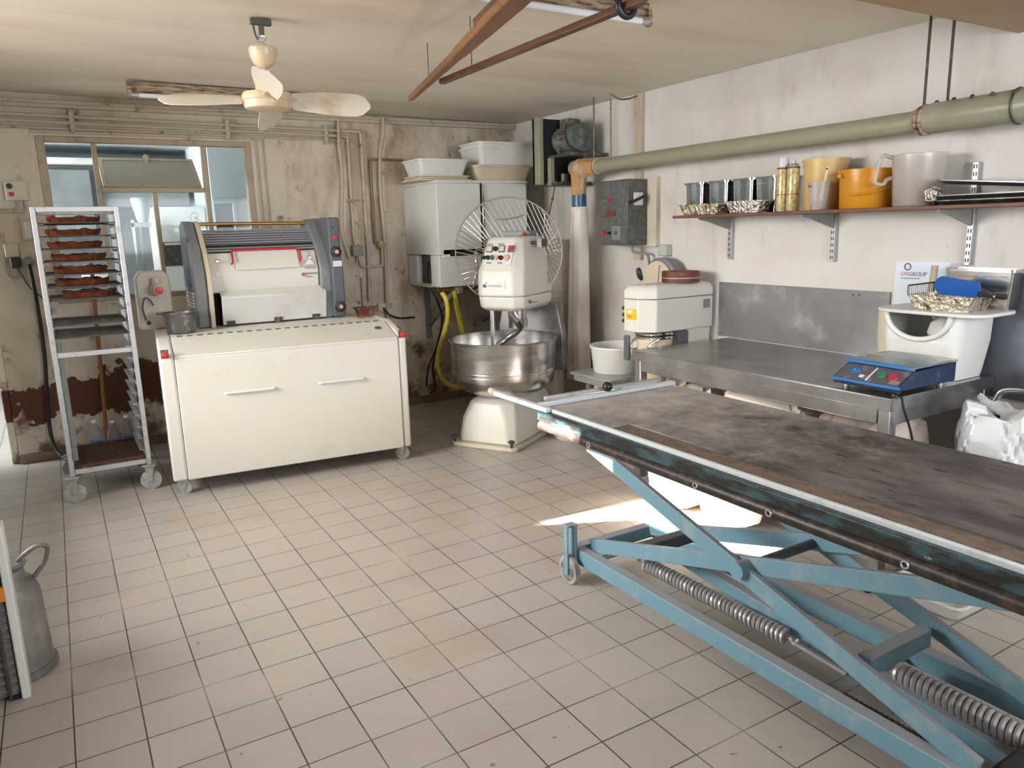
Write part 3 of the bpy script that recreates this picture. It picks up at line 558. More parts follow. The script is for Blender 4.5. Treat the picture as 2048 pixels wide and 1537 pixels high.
# grinder, pot, brown mould on the base
t = thing('grinder_unit', 'cream motor housing with a red-tipped spout behind the metal pot', 'machine', (.56, 5.72, .952))
MB().prism([(.455, .953), (.455, 1.30), (.49, 1.345), (.63, 1.345), (.665, 1.31), (.665, .953)], 'Y', 5.64, 5.80).build('housing', cream2, t, bevel=.01)
MB().lathe([(.034, 0), (.036, .03), (.044, .04), (.044, .07), (.034, .08), (.034, .16)], (.575, 5.64, 1.225), 24, 'Y').build('spout', cream2, t, bevel=.002); MB().tube([(.575, 5.60, 1.30), (.575, 5.60, 1.22)], .03, 18).build('feed_neck', cream2, t)
MB().lathe([(.025, 0), (.028, .012), (.001, .014)], (.575, 5.481, 1.225), 20, 'Y').build('red_cap', red, t)
MB().tube(bez([(.49, 5.63, 1.02), (.475, 5.60, 1.10), (.49, 5.57, 1.17), (.52, 5.57, 1.16), (.54, 5.58, 1.12)], 6), .006, 6).build('cable', greyb, t); MB().cyl((.505, 5.642, 1.0), (.505, 5.63, 1.0), .014, n=16).build('socket', black, t)
t = thing('metal_pot', 'dull dented metal pot on the machine base beside the moulder', 'pot', (.665, 5.32, .952))
MB().lathe([(.002, 0), (.078, .0), (.086, .006), (.104, .125), (.112, .130), (.110, .135), (.100, .131), (.082, .008), (.002, .006)], (0, 0, .0005), 40).build('bowl', M('dented_pot_metal', (.16, .155, .145), .45, .7, dirt=(.42, .40, .37), ds=12, dl=(.52, .7), bump=.4, bs=14), t, local=True); MB().tube([(-.10, 0, .127), (-.125, .0, .135), (-.14, .01, .132)], .006, 8).build('lip_handle', dsteel, t, local=True)
t = thing('brown_mould', 'small red-brown wooden dish on the machine base by the wall', 'dish', (1.965, 5.42, .952))
b = MB(); tray(b, (-.055, .055, -.04, .04), (-.075, .075, -.055, .055), .001, .06, .006); b.build('dish', woodr, t, local=True)
tag(MB().box(1.845, 1.955, 5.27, 5.35, .9525, .962).build('scraper_board', M('red_card', (.30, .10, .05), .6), bevel=.003), 'flat red-brown scrap lying in front of the brown dish', 'scrap')
# ---------------------------------------------------------------- spiral mixer
mx = thing('spiral_mixer', 'cream spiral dough mixer with a steel bowl and raised wire guard', 'mixer', (2.505, 4.65, 0), -58.5)
def sec(x0, x1, y0, y1, ch, z): return [(x0+ch, y0, z), (x1-ch, y0, z), (x1, y0+ch, z), (x1, y1, z), (x0, y1, z), (x0, y0+ch, z)]
b = MB().loft([sec(-.27, .27, -.02, .74, .03, .0), sec(-.27, .27, -.02, .74, .03, .03)]); b.build('foot_plate', cream2, mx, local=True, bevel=.006)
b = MB().loft([sec(-.245, .245, .02, .72, .05, .03), sec(-.225, .225, .04, .72, .06, .20), sec(-.185, .185, .08, .72, .07, .31), sec(-.15, .15, .12, .72, .07, .335)]); b.build('base', cream, mx, local=True, bevel=.018, seg=3)
for x, y in ((-.235, -.005), (.235, -.005), (-.235, .70), (.235, .70)):
    MB().cyl((x, y, .03), (x, y, .075), .010, n=12).lathe([(.012, .06), (.024, .068), (.024, .08), (.012, .086)], (x, y, 0), 16).build('levelling_bolt', dsteel, mx, local=True)
BC = (0, .345); RB = .395
b = MB().lathe([(.05, .335), (.20, .345), (.30, .385), (.372, .445), (.387, .50), (.392, .735), (.392, .748), (.402, .752), (.405, .762), (.398, .768), (.388, .764), (.384, .5), (.36, .45), (.10, .38), (.002, .378)], (*BC, 0), 72); b.build('bowl', steel, mx, local=True)
b = MB().torus((*BC, .545), .3915, .003, 'Z', 64, 6).torus((*BC, .52), .3905, .002, 'Z', 64, 6); b.build('bowl_band', chrome, mx, local=True)
MB().loft([[(x, y, z) for x, y in ((-w_, .80), (w_, .80), (w_, .88), (-w_, .88))] for w_, z in ((.30, .45), (.285, .75), (.235, .99))]).build('column', steelw, mx, local=True, bevel=.01)
b = MB().loft([[(x, y, z) for x, y in ((-.22, .82), (.22, .82), (.22, .98), (-.22, .98))] for z in (.03, .97)]); b.build('rear_body', cream2, mx, local=True, bevel=.02)
def hs(w_, y0, y1, ch, z): return [(-w_+ch, y0, z), (w_-ch, y0, z), (w_, y0+ch, z), (w_, y1-ch, z), (w_-ch, y1, z), (-w_+ch, y1, z), (-w_, y1-ch, z), (-w_, y0+ch, z)]
MB().loft([hs(.155, .33, .86, .05, .965), hs(.185, .295, .87, .06, .99), hs(.192, .285, .88, .06, 1.07)]).build('head_skirt', cream, mx, local=True, bevel=.012, seg=3)
MB().loft([hs(.195, .28, .88, .06, 1.072), hs(.195, .28, .88, .07, 1.25), hs(.188, .30, .87, .07, 1.285), hs(.15, .385, .82, .05, 1.48), hs(.135, .41, .79, .05, 1.50)]).build('head_cover', cream, mx, local=True, bevel=.015, seg=3)
MB().box(-.12, .11, .60, .78, 1.499, 1.54).build('top_box', greyp, mx, local=True, bevel=.006); MB().lathe([(.012, 0), (.018, .01), (.001, .035)], (.08, .58, 1.499), 14).build('red_lever', red, mx, local=True)
# control panel on the sloping face
n_ = Vector((0, -.185, .085)).normalized()
pm = WM[mx] @ facing((-.005, .3405, 1.378), n_)
def onp(bm, nm, mat_, par, **k):
    bm.v = [tuple(pm @ Vector(q)) for q in bm.v]; return bm.build(nm, mat_, par, **k)
pan = onp(MB().box(-.118, .112, -.085, .085, -.002, .004), 'control_panel', whitep, mx, bevel=.002)
for x, y, w_, c in ((-.083, .038, .026, pcream), (.018, .038, .026, pcream), (.094, .038, .026, greyp)):
    onp(MB().box(x-w_, x+w_, y-w_, y+w_, .003, .010), 'square_switch', greyb, pan, bevel=.002); onp(MB().box(x-w_*.75, x+w_*.75, y-w_*.75, y+w_*.75, .009, .013), 'switch_face', c, pan, bevel=.002)
for x, y, r_, c in ((-.033, .038, .018, black), (.094, .038, .018, red), (-.115, -.030, .014, black), (-.083, -.030, .017, black), (-.048, -.030, .018, green), (-.013, -.030, .017, pink), (.024, -.032, .017, black), (.072, -.032, .024, pink)):
    onp(MB().lathe([(r_, .004), (r_, .016), (r_*.8, .022), (.001, .023)], (x, y, 0), 20), 'push_button', c, pan)
for x in (-.085, .012): onp(MB().box(x-.035, x+.02, .070, .080, .004, .0055), 'caption_strip', greyp, pan)
for x in (-.07, .02): onp(MB().box(x-.02, x+.02, -.075, -.064, .004, .0055), 'caption_strip', greyp, pan)
st = MB().box(-.12, .07, .2766, .279, 1.13, 1.19).build('logo_plate', labelw, mx, local=True)
MB().box(-.115, -.085, .2755, .2768, 1.14, 1.163).build('logo_mark', navy, mx, local=True); MB().box(-.097, -.079, .2750, .2766, 1.156, 1.18).build('logo_mark', pink, mx, local=True)
text('LumenArt', .028, WM[mx] @ facing((-.07, .2755, 1.145), (0, -1, 0)), greyink, mx)
MB().cyl((.190, .42, 1.03), (.204, .42, 1.028), .012, n=14).box(.190, .196, .42, .56, 1.015, 1.02).build('latch', brass, mx, local=True)
# spiral, breaker bar, drive
sp_ = [(.10*math.cos(a)+.06, .30+.10*math.sin(a), .88-.062*a) for a in [i*.3 for i in range(0, 26)]]
MB().tube([(.05, .40, 1.0), (.07, .37, .92)]+sp_, [.03, .03]+[.022]*26, 10).build('spiral_hook', steel, mx, local=True)
MB().lathe([(.07, .83), (.07, .89), (.062, .90), (.062, .97)], (.08, .45, 0), 28).build('hook_drive', steel, mx, local=True)
MB().box(-.095, -.065, .33, .36, .47, .975).build('breaker_bar', steel, mx, local=True, bevel=.004)
# raised wire guard : a flat-topped half dome tipped up behind the head
GC = Vector((-.05, .58, 1.39)); gm = Matrix.Translation(GC) @ Matrix.Rotation(R(32), 4, 'Z') @ Matrix.Rotation(R(-8), 4, 'X')
def gp(x, z, y=0): return gm @ Vector((x, y, z))
RG = .405; g = MB(); ring = []
for i in range(49):
    a = R(-146+i*(278/48)); ring.append(gp(RG*math.sin(a), RG*math.cos(a)))
g.tube(ring, .0062, 8)
g.build('guard_rim', wire, mx, local=True)
hub = (.20, .06); sg = MB()
for i in range(46):
    a = R(-144+i*(274/45)); e = (RG*math.sin(a), RG*math.cos(a))
    if abs(math.degrees(a)) < 40: k = (e[0]+.26-.10*(math.degrees(a)+40)/80, -.03)
    else: k = (hub[0]+.10*math.sin(a), hub[1]-.06+.12*math.cos(a))
    if a < R(-40): k = (-.03+.10*math.sin(a), -.05+.12*math.cos(a))
    sg.tube([gp(*e), gp(k[0]*.6+e[0]*.4, k[1]*.6+e[1]*.4, .03), gp(*k, .05)], .0042, 6)
sg.build('guard_wires', wire, mx, local=True)
MB().tube([gp(-.08, RG*.60, -.006), gp(-.02, RG*.58, -.03), gp(.08, RG*.62, -.03), gp(.12, RG*.66, -.006)], .006, 8).build('guard_handle', wire, mx, local=True)
MB().cyl((-.10, .55, 1.45), (.26, .55, 1.45), .012, n=12).box(.225, .262, .5, .6, 1.42, 1.48).build('guard_hinge', dsteel, mx, local=True)
# ---------------------------------------------------------------- louvred cabinet behind the mixer
t = thing('louvred_cabinet', 'beige louvred cabinet standing against the wall behind the mixer', 'cabinet', (3.58, 5.4, 0))
MB().box(3.42, 3.82, 5.14, 5.60, .0, 1.455).build('body', cream2, t, bevel=.012)
b = MB()
for i in range(11): z = .66+i*.032; b.box(3.46, 3.56, 5.132, 5.142, z, z+.014)
b.build('louvres', pipep, t, bevel=.002); MB().box(3.42, 3.82, 5.134, 5.142, 1.03, 1.036).build('panel_seam', pipep, t)
# ---------------------------------------------------------------- chillers on the back wall
WX0, WX1, WY = 2.685, 3.535, 5.62
t = ch1 = thing('wall_chiller', 'left white wall cabinet with a dark side vent and yellow hose below', 'cabinet', (2.88, 5.95, 1.09))
MB().box(WX0, WX0+.40, WY, 6.275, 1.36, 1.93).build('body', whitep, t, bevel=.006); MB().box(WX0-.006, WX0+.406, WY-.006, 6.275, 1.93, 1.952).build('top_panel', whitep, t, bevel=.004)
MB().box(WX0+.005, WX0+.395, WY+.01, 5.80, 1.10, 1.358).build('lower_front', whitep, t, bevel=.006); MB().box(WX0+.002, WX0+.06, 6.06, 6.275, 1.09, 1.358).build('rear_leg_panel', whitep, t, bevel=.02, seg=3)
MB().box(WX0+.05, WX0+.39, 5.80, 6.06, 1.12, 1.36).build('condenser', darkv, t); MB().box(WX0+.01, WX0+.395, 5.80, 6.07, 1.09, 1.12).build('base_rail', pipep, t)
b = MB()
for i in range(14): b.box(WX0+.046, WX0+.05, 5.81, 6.05, 1.13+i*.016, 1.137+i*.016)
b.build('fins', greyp, t)
br = MB().beam((2.86, 5.66, 1.09), (2.86, 6.255, .72), .03, .045).box(2.845, 2.875, 5.62, 6.27, 1.065, 1.089).box(2.835, 2.885, 6.258, 6.278, .60, 1.09); br.build('bracket', greyp, t, bevel=.003)
t = thing('wall_chiller', 'right white wall cabinet behind the wire guard, plastic tubs on top', 'cabinet', (3.32, 5.95, 1.09))
MB().box(WX0+.42, WX1, WY, 6.275, 1.42, 1.93).build('body', whitep, t, bevel=.006); MB().box(WX0+.41, WX1+.006, WY-.006, 6.275, 1.93, 1.952).build('top_panel', whitep, t, bevel=.004)
MB().box(WX0+.403, WX0+.412, WY+.01, WY+.05, 1.42, 1.925).build('dark_gap', darkv, t); MB().box(WX0+.414, WX0+.43, WY-.012, WY, 1.42, 1.92).build('chrome_strip', chrome, t, bevel=.002)
MB().box(WX0+.40, WX1, 5.75, 6.27, 1.09, 1.42).build('dark_recess', darkv, t); MB().box(WX0+.04, WX1, WY+.0, WY+.02, 1.335, 1.405).build('tap_panel', whitep, t, bevel=.004)
MB().box(WX0+.10, WX0+.40, WY-.006, WY+.0, 1.35, 1.39).build('display', darkv, t)
MB().tube(bez([(2.99, 5.60, 1.37), (2.97, 5.52, 1.37), (2.95, 5.48, 1.33), (2.95, 5.48, 1.22), (2.93, 5.50, 1.12)], 6), .016, 10).build('tap', chrome, t)
br = MB().beam((3.42, 5.66, 1.09), (3.42, 6.255, .72), .03, .045).box(3.405, 3.435, 5.62, 6.27, 1.065, 1.089); br.build('bracket', greyp, t, bevel=.003)
t = thing('water_valve', 'brass tap valve with a red lever under the white wall cabinet', 'valve', (2.78, 5.70, 1.04))
MB().cyl((2.70, 5.70, 1.075), (2.95, 5.70, 1.075), .014, n=12).build('pipe', brass, t); MB().cyl((2.89, 5.70, 1.04), (2.89, 5.70, 1.17), .042, n=20).build('filter_bowl', brass, t); MB().box(2.775, 2.79, 5.67, 5.70, 1.08, 1.13).build('lever', red, t, bevel=.003)
o = MB().tube(bez([(2.715, 5.66, 1.06), (2.745, 5.64, .98), (2.75, 5.66, .82), (2.69, 5.70, .60), (2.67, 5.72, .45), (2.73, 5.72, .30), (2.86, 5.74, .225), (2.98, 5.78, .30), (2.97, 5.80, .60), (2.88, 5.72, .90), (2.84, 5.68, 1.06)], 8), .0195, 12).build('garden_hose', yellowh)
tag(o, 'yellow hose looping down beneath the white wall cabinets', 'hose')
o_c = MB().tube(bez([(2.73, 5.93, 1.30), (2.70, 5.90, 1.13), (2.76, 5.86, .98), (2.83, 5.92, .80), (2.83, 6.05, .55), (2.80, 6.1, .35), (2.84, 6.15, .15), (2.80, 6.18, .10)], 8), .009, 8).tube(bez([(2.83, 6.05, .55), (2.76, 6.1, .36), (2.75, 6.15, .18)], 6), .008, 8).build('power_cord', black, ch1)
t = thing('wall_socket', 'cream socket with black lead on the wall below the pipes', 'socket', (2.42, 6.26, .88)); MB().box(2.38, 2.46, 6.24, YB, .88, .95).build('box', pcream, t, bevel=.005); MB().tube(bez([(2.42, 6.235, .91), (2.46, 6.20, .85), (2.56, 6.22, .81), (2.72, 6.26, .80)], 6), .008, 8).build('lead', black, t)
# tubs and lids
def tub(cx, cy, z, wx, wy, h, lab, col=pwhite, mark=True):
    t = thing('plastic_tub', lab, 'tub', (cx, cy, z), 0, 'plastic tubs on the wall cabinets')
    b = MB(); tray(b, (-wx/2+.03, wx/2-.03, -wy/2+.03, wy/2-.03), (-wx/2, wx/2, -wy/2, wy/2), .001, h, .005, .014); b.build('tub', col, t, local=True)
    return t
for i, (dx, z, w_) in enumerate(((.0, 1.953, .50), (-.01, 1.967, .44), (.0, 1.981, .46))):
    b = MB().prism(rrect(-w_/2, w_/2, -.17, .17, .03), 'Z', 0, .012); b.v = [(q[0]+2.80+dx, q[1]+5.83, q[2]+z) for q in b.v]
    tag(b.build('tub_lid', pcream, bevel=.003), ('bottom lid of the three cream lids under the left tub', 'middle lid of the three cream lids under the left tub', 'top lid of the three cream lids under the left tub')[i], 'lid', 'cream lids on the wall cabinet')
tub(2.79, 5.83, 1.9935, .44, .34, .125, 'white rectangular tub on the lids, left on the wall cabinets')
tub(3.345, 5.84, 1.953, .54, .36, .125, 'buff lower tub under the stacked pair on the right wall cabinet', pcream)
tub(3.39, 5.82, 2.08, .58, .38, .145, 'large white tub, second from top of the right-hand stack')
tub(3.385, 5.82, 2.118, .565, .37, .145, 'large white tub nested on top of the right-hand stack')
# ---------------------------------------------------------------- wall pipes on the far wall
PIPE_G = 'painted pipes on the far wall'
def pipe(pts, r, lab, mat_=None, nm='wall_pipe'): return tag(MB().tube(pts, r, 10).build(nm, mat_ or pipep), lab, 'pipe', PIPE_G)
def elbow(pts, rad=.03, n=4):
    out = [Vector(pts[0])]
    for i in range(1, len(pts)-1):
        p = Vector(pts[i]); a = p+(Vector(pts[i-1])-p).normalized()*rad; b_ = p+(Vector(pts[i+1])-p).normalized()*rad
        out += [a.lerp(p, t/n).lerp(p.lerp(b_, t/n), t/n) for t in range(n+1)]
    return out+[Vector(pts[-1])]
pipe(elbow([(-.94, 6.235, 2.405), (2.315, 6.235, 2.375), (2.315, 6.235, 1.45), (2.30, 6.235, .98)]), .014, 'uppermost of the long horizontal pipes under the cornice, turning down at the right')
pipe(elbow([(-.94, 6.235, 2.365), (2.20, 6.235, 2.335), (2.20, 6.235, 1.50), (2.25, 6.235, 1.27), (2.44, 6.235, 1.27), (2.44, 6.235, 1.48)]), .013, 'second long horizontal pipe under the cornice, ending in a square loop low down')
pipe([(-.94, 6.262, 2.325), (2.28, 6.262, 2.305)], .010, 'thin lowest of the three long horizontal pipes under the cornice')
pipe(bez([(2.125, 6.215, 2.45), (2.115, 6.205, 2.25), (2.13, 6.225, 2.0), (2.10, 6.235, 1.6), (2.15, 6.235, 1.34)], 5), .014, 'single vertical pipe behind the fan, left of the pipe bends')
pipe(bez([(2.505, 6.20, 2.49), (2.50, 6.20, 2.36), (2.475, 6.235, 2.2), (2.46, 6.235, 1.9), (2.47, 6.235, 1.5), (2.455, 6.235, .82)], 5), .015, 'tall vertical pipe from the ceiling, nearest to the white wall cabinets')
pipe(elbow([(2.68, 6.24, 2.155), (2.385, 6.24, 2.16), (2.385, 6.24, 1.46)]), .011, 'short brown pipe running left from the white cabinets and turning down', M('bare_pipe', (.23, .17, .12), .5, .3, dirt=(.12, .07, .05), ds=14, dl=(.5, .7)))
pipe([(2.25, 6.255, 1.18), (2.25, 6.255, .98), (2.25, 6.255, .80)], .010, 'thin low pipe stub above the white machine base')
for i, (x, zz) in enumerate(((.235, 2.365), (1.26, 2.355), (2.02, 2.345))):
    b = MB().box(x-.012, x+.012, 6.222, 6.275, zz-.075, zz+.075)
    for q in (.04, 0, -.042): b.box(x-.016, x+.016, 6.216, 6.225, zz+q-.012, zz+q+.02)
    tag(b.build('pipe_clip', pipep, bevel=.003), ('left pipe clip, above the glazed window near its left end', 'middle pipe clip, above the right end of the glazed window', 'right pipe clip, beside the vertical pipe behind the fan')[i], 'clip', 'pipe clips')
t = thing('stop_valve', 'old stop valve on the pipe loop right of the moulder', 'valve', (2.42, 6.21, 1.43)); MB().cyl((2.42, 6.235, 1.45), (2.42, 6.17, 1.45), .018, n=14).build('body', brass, t); MB().torus((2.42, 6.17, 1.45), .028, .006, 'Y', 20, 6).build('hand_wheel', pipep, t)
t = thing('tee_valve', 'small cross-handled valve on the second vertical pipe', 'valve', (2.20, 6.21, 1.80)); MB().cyl((2.20, 6.235, 1.82), (2.20, 6.18, 1.82), .015, n=12).build('body', pipep, t); MB().box(2.155, 2.245, 6.175, 6.185, 1.813, 1.827).build('handle', brass, t, bevel=.003)
t = thing('junction_box', 'grey-green junction box on the wall right of the moulder', 'box', (2.225, 6.25, 1.37)); MB().box(2.175, 2.265, 6.215, YB, 1.365, 1.455).build('box', M('grey_green_plastic', (.25, .27, .22), .5), t, bevel=.006); MB().tube([(2.22, 6.25, 1.365), (2.22, 6.255, 1.30)], .009, 8).build('gland', pipep, t)
# ---------------------------------------------------------------- switches and cables at the left
t = thing('control_box', 'cream wall box with a round black knob and red button, left of the window', 'switch', (-.155, 6.26, 1.835))
MB().box(-.215, -.085, 6.225, YB, 1.835, 1.965).build('box', cream2, t, bevel=.006); MB().lathe([(.018, 0), (.018, .012), (.001, .013)], (-.185, 6.225, 1.93), 20, 'Y').build('knob', black, t); MB().box(-.195, -.165, 6.217, 6.226, 1.865, 1.89).build('red_button', red, t, bevel=.003)
MB().tube(elbow([(-.155, 6.262, 1.835), (-.155, 6.262, 1.775), (-.37, 6.262, 1.775)]), .009, 8).tube(elbow([(-.11, 6.262, 1.835), (-.11, 6.262, 1.765), (-.37, 6.262, 1.762)]), .009, 8).build('conduit', pipep, t)
t = thing('wall_switch', 'pale tall switch unit behind the left post of the rack', 'switch', (-.12, 6.26, 1.57)); MB().box(-.155, -.085, 6.24, YB, 1.57, 1.74).build('box', pcream, t, bevel=.005); MB().box(-.14, -.10, 6.232, 6.242, 1.59, 1.70).build('rocker', labelw, t, bevel=.004)
t = thing('plug_socket', 'cream socket with a black plug, far left on the wall', 'socket', (-.225, 6.26, 1.46)); MB().box(-.27, -.19, 6.225, YB, 1.46, 1.55).build('box', cream2, t, bevel=.006); MB().box(-.245, -.19, 6.20, 6.25, 1.385, 1.455).build('plug', black, t, bevel=.006)
MB().tube(bez([(-.215, 6.22, 1.39), (-.19, 6.24, 1.33), (-.16, 6.25, 1.25), (-.10, 6.25, 1.18), (-.05, 6.2, 1.13)], 6), .005, 6).build('lead', greyb, t); MB().tube(bez([(-.27, 6.265, 1.62), (-.28, 6.265, 1.42), (-.26, 6.265, 1.33), (-.21, 6.265, 1.33), (-.20, 6.265, 1.40)], 5), .008, 6).build('conduit', pipep, t)
t = thing('industrial_socket', 'grey round industrial socket feeding the thick black cable', 'socket', (-.145, 6.26, 1.42)); MB().box(-.185, -.10, 6.235, YB, 1.40, 1.475).build('box', pcream, t, bevel=.005); MB().lathe([(.033, 0), (.036, .03), (.024, .045), (.014, .06)], (-.142, 6.235, 1.425), 20, 'Y').build('plug', greyp, t)
tag(MB().tube(bez([(-.142, 6.18, 1.41), (-.135, 6.20, 1.30), (-.13, 6.23, 1.05), (-.135, 6.23, .75), (-.16, 6.23, .45), (-.17, 6.22, .22), (-.15, 6.15, .10), (-.08, 6.03, .03), (.02, 5.93, .014), (.12, 5.9, .014)], 8), .0135, 10).build('power_cable', black), 'thick black cable running down the left wall to the floor', 'cable')
# ---------------------------------------------------------------- extraction motor and duct on the right wall
t = thing('motor_unit', 'dusty green-grey electric motor with a belt guard, high on the right wall', 'motor', (3.62, 5.1, 1.84))
MB().box(3.40, 3.82, 5.27, 5.30, 1.85, 2.36).box(3.40, 3.44, 5.20, 5.30, 1.85, 2.36).build('belt_guard', beltg, t, bevel=.004); MB().box(3.44, 3.80, 5.205, 5.27, 1.87, 2.35).build('guard_inside', darkv, t)
MB().cyl((3.61, 5.20, 2.185), (3.61, 4.99, 2.185), .093, n=28).build('body', motord, t); b = MB()
for i in range(14):
    a = 2*math.pi*i/14; b.beam((3.61+.10*math.cos(a), 5.17, 2.185+.10*math.sin(a)), (3.61+.10*math.cos(a), 5.0, 2.185+.10*math.sin(a)), .008, .016, up=(math.cos(a), 0, math.sin(a)))
b.build('cooling_fins', motord, t)
cap = MB().lathe([(.112, 0), (.113, .07), (.105, .085), (.07, .090), (.001, .091)], (3.61, 4.99, 2.185), 32, 'Y').build('fan_cover', motorp, t)
b = MB()
for i in range(1, 5): b.torus((3.61, 4.898, 2.185), .016*i, .003, 'Y', 24, 5)
for i in range(8): a = math.pi*i/8; b.cyl((3.61-.068*math.cos(a), 4.898, 2.185-.068*math.sin(a)), (3.61+.068*math.cos(a), 4.898, 2.185+.068*math.sin(a)), .0025, n=5)
b.build('cover_grille', rubber, cap)
MB().box(3.55, 3.67, 5.02, 5.14, 2.27, 2.34).build('terminal_box', motord, t, bevel=.012); MB().box(3.47, 3.82, 4.86, 5.20, 2.045, 2.07).build('motor_shelf', dsteel, t, bevel=.003)
for y in (5.17, 4.97): MB().box(3.56, 3.66, y-.02, y+.02, 2.07, 2.10).build('motor_foot', motord, t, bevel=.003)
MB().box(3.46, 3.50, 5.14, 5.18, 1.84, 2.05).build('bracket', beltg, t, bevel=.003); MB().box(3.47, 3.80, 5.06, 5.26, 1.835, 1.865).cyl((3.60, 5.15, 1.865), (3.60, 5.15, 1.93), .035, n=14).build('lower_pulley', dsteel, t)
MB().tube(bez([(3.54, 5.03, 2.30), (3.50, 4.99, 2.22), (3.49, 4.94, 2.12), (3.50, 4.86, 2.06)], 6), .008, 8).build('cable', dsteel, t)
t.location.z += .045
tag(MB().tube([(3.50, 5.14, 1.875), (3.47, 5.13, 1.78), (3.36, 5.08, 1.52)], .005, 6).sphere((3.47, 5.13, 1.78), .012, 8).sphere((3.36, 5.08, 1.52), .012, 8).build('pull_rod', dsteel), 'thin dark rod hanging slanted below the motor', 'rod')
t = thing('extraction_duct', 'long green-grey duct along the right wall ending in a foam elbow and cloth sock', 'duct', (3.6, 3.3, 1.95))
MB().cyl((3.6, 4.72, 2.00), (3.6, 2.17, 2.004), .051, n=32).build('duct_pipe', duct, t); MB().tube([(3.6, 2.235, 2.008), (3.6, 2.15, 2.010), (3.6, 1.75, 2.012), (3.6, .2, 2.012)], [.053, .069, .071, .071], 32).build('wide_section', duct, t)
MB().torus((3.6, 4.70, 2.0), .054, .007, 'Y', 32, 8).build('joint_ring', pipep, t); MB().torus((3.6, 2.205, 2.006), .058, .010, 'Y', 32, 8).torus((3.6, 2.18, 2.006), .064, .008, 'Y', 32, 8).build('rusty_joint', rust, t); MB().torus((3.6, 1.78, 2.012), .072, .006, 'Y', 32, 8).build('joint_ring', dsteel, t)
b = MB()
for k in range(5): a = k*.4; b.sphere((3.6-.05*math.sin(a), 2.14-.09*k, 2.066+.012*math.cos(a)), .011, 8)
b.build('rivets', dsteel, t)
el = MB().tube(elbow([(3.6, 4.72, 2.0), (3.6, 4.955, 2.0), (3.6, 4.955, 1.80)], .07, 6), [.058, .066, .072, .074, .076, .072, .066, .062, .052][:9] , 28)
for k, q in enumerate(el.v): d = .010*math.sin(q[2]*61+q[1]*47)*math.sin(q[0]*80+q[1]*33); el.v[k] = (q[0]+d, q[1]+d*.7, q[2]-d)
el.build('foam_elbow', foam, t); e2 = MB().tube([(3.6, 5.035, 2.005), (3.6, 5.01, 2.005), (3.6, 4.90, 2.0)], [.04, .062, .066], 24); e2.build('duct_end', duct, t, bevel=.01)
MB().lathe([(.050, 1.80), (.056, 1.80), (.057, 1.695), (.05, 1.69)], (3.6, 4.95, 0), 32).build('blue_sleeve', bluep, t)
loops = []
for i in range(25):
    f = i/24; z = 1.705-f*1.37; r0 = .066+.026*f if i > 1 else .062
    loops.append([(3.6+(r0*(1+.10*math.sin(5*a+.6*f)*(.3+f)+.06*math.sin(9*a+2)))*math.cos(a), 4.95+.02*f+(r0*(1+.10*math.sin(5*a+.6*f)*(.3+f)))*math.sin(a), z) for a in [2*math.pi*q/40 for q in range(40)]])
MB().loft(loops).build('cloth_sock', cloth, t); MB().torus((3.6, 4.95, 1.70), .066, .010, 'Z', 32, 8).build('tie_band', cloth, t)
for i, (y, z0, z1, lab) in enumerate(((4.755, 2.04, 2.497, 'left thin rod holding the duct beside the motor'), (4.555, 2.045, 2.497, 'rusty rod holding the duct, right of the motor'), (2.20, 2.055, 2.497, 'left rod of the pair holding the duct at its rusty joint'), (2.09, 2.075, 2.497, 'right rod of the pair holding the duct at its rusty joint'))):
    tag(MB().cyl((3.6, y, z0), (3.6, y, z1), .0065, n=8).build('hanger_rod', (dsteel, rust)[i == 1]), lab, 'rod', 'duct hanger rods')
tag(MB().tube(bez([(3.6, 4.555, 2.49), (3.66, 4.53, 2.455), (3.74, 4.52, 2.46), (3.80, 4.50, 2.48)], 6), .006, 6).build('ceiling_cable', dsteel), 'loose dark cable sagging at the ceiling by the rusty rod', 'cable')
# electric cabinet, cable, small box
t = thing('electric_cabinet', 'dark grey metal electric box with red lamps on the right wall', 'electric box', (3.70, 4.52, 1.41))
MB().box(3.60, 3.79, 4.365, 4.685, 1.415, 1.885).build('body', cabgrey, t, bevel=.006); MB().box(3.592, 3.602, 4.372, 4.678, 1.422, 1.878).build('door', cabgrey, t, bevel=.005)
MB().box(3.79, XR, 4.27, 4.70, 1.40, 1.895).build('back_plate', cream2, t, bevel=.003)
MB().box(3.66, 3.74, 4.355, 4.366, 1.70, 1.79).build('handle_plate', labelw, t, bevel=.002); MB().beam((3.61, 4.345, 1.715), (3.75, 4.345, 1.765), .02, .022, up=(0, 1, 0)).build('switch_handle', black, t, bevel=.004)
def btn(y, z, r_, mat_, nm='button', h=.02): MB().lathe([(r_, 0), (r_, h*.7), (r_*.7, h), (.001, h)], (3.593, y, z), 18, 'X').build(nm, mat_, t)
for q in ((4.555, 1.745, .014, red, 'lamp'), (4.63, 1.505, .018, red), (4.555, 1.505, .011, black), (4.475, 1.505, .017, green)): btn(*q)
MB().box(3.586, 3.593, 4.425, 4.525, 1.455, 1.555).build('switch_plate', greyp, t, bevel=.002); MB().box(3.584, 3.593, 4.49, 4.60, 1.625, 1.67).build('rating_plate', woodr, t, bevel=.002)
MB().tube(elbow([(3.70, 4.43, 1.42), (3.70, 4.43, 1.36), (3.76, 4.32, 1.35), (3.80, 4.32, 1.15)], .03), .010, 8).build('cable', M('grey_cable', (.22, .21, .20), .5), t)
tag(MB().box(3.775, XR, 4.14, 4.23, 1.335, 1.415).build('junction_box', M('pale_green_box', (.45, .49, .42), .5), bevel=.006), 'small pale green wall box below the dark electric box', 'box')
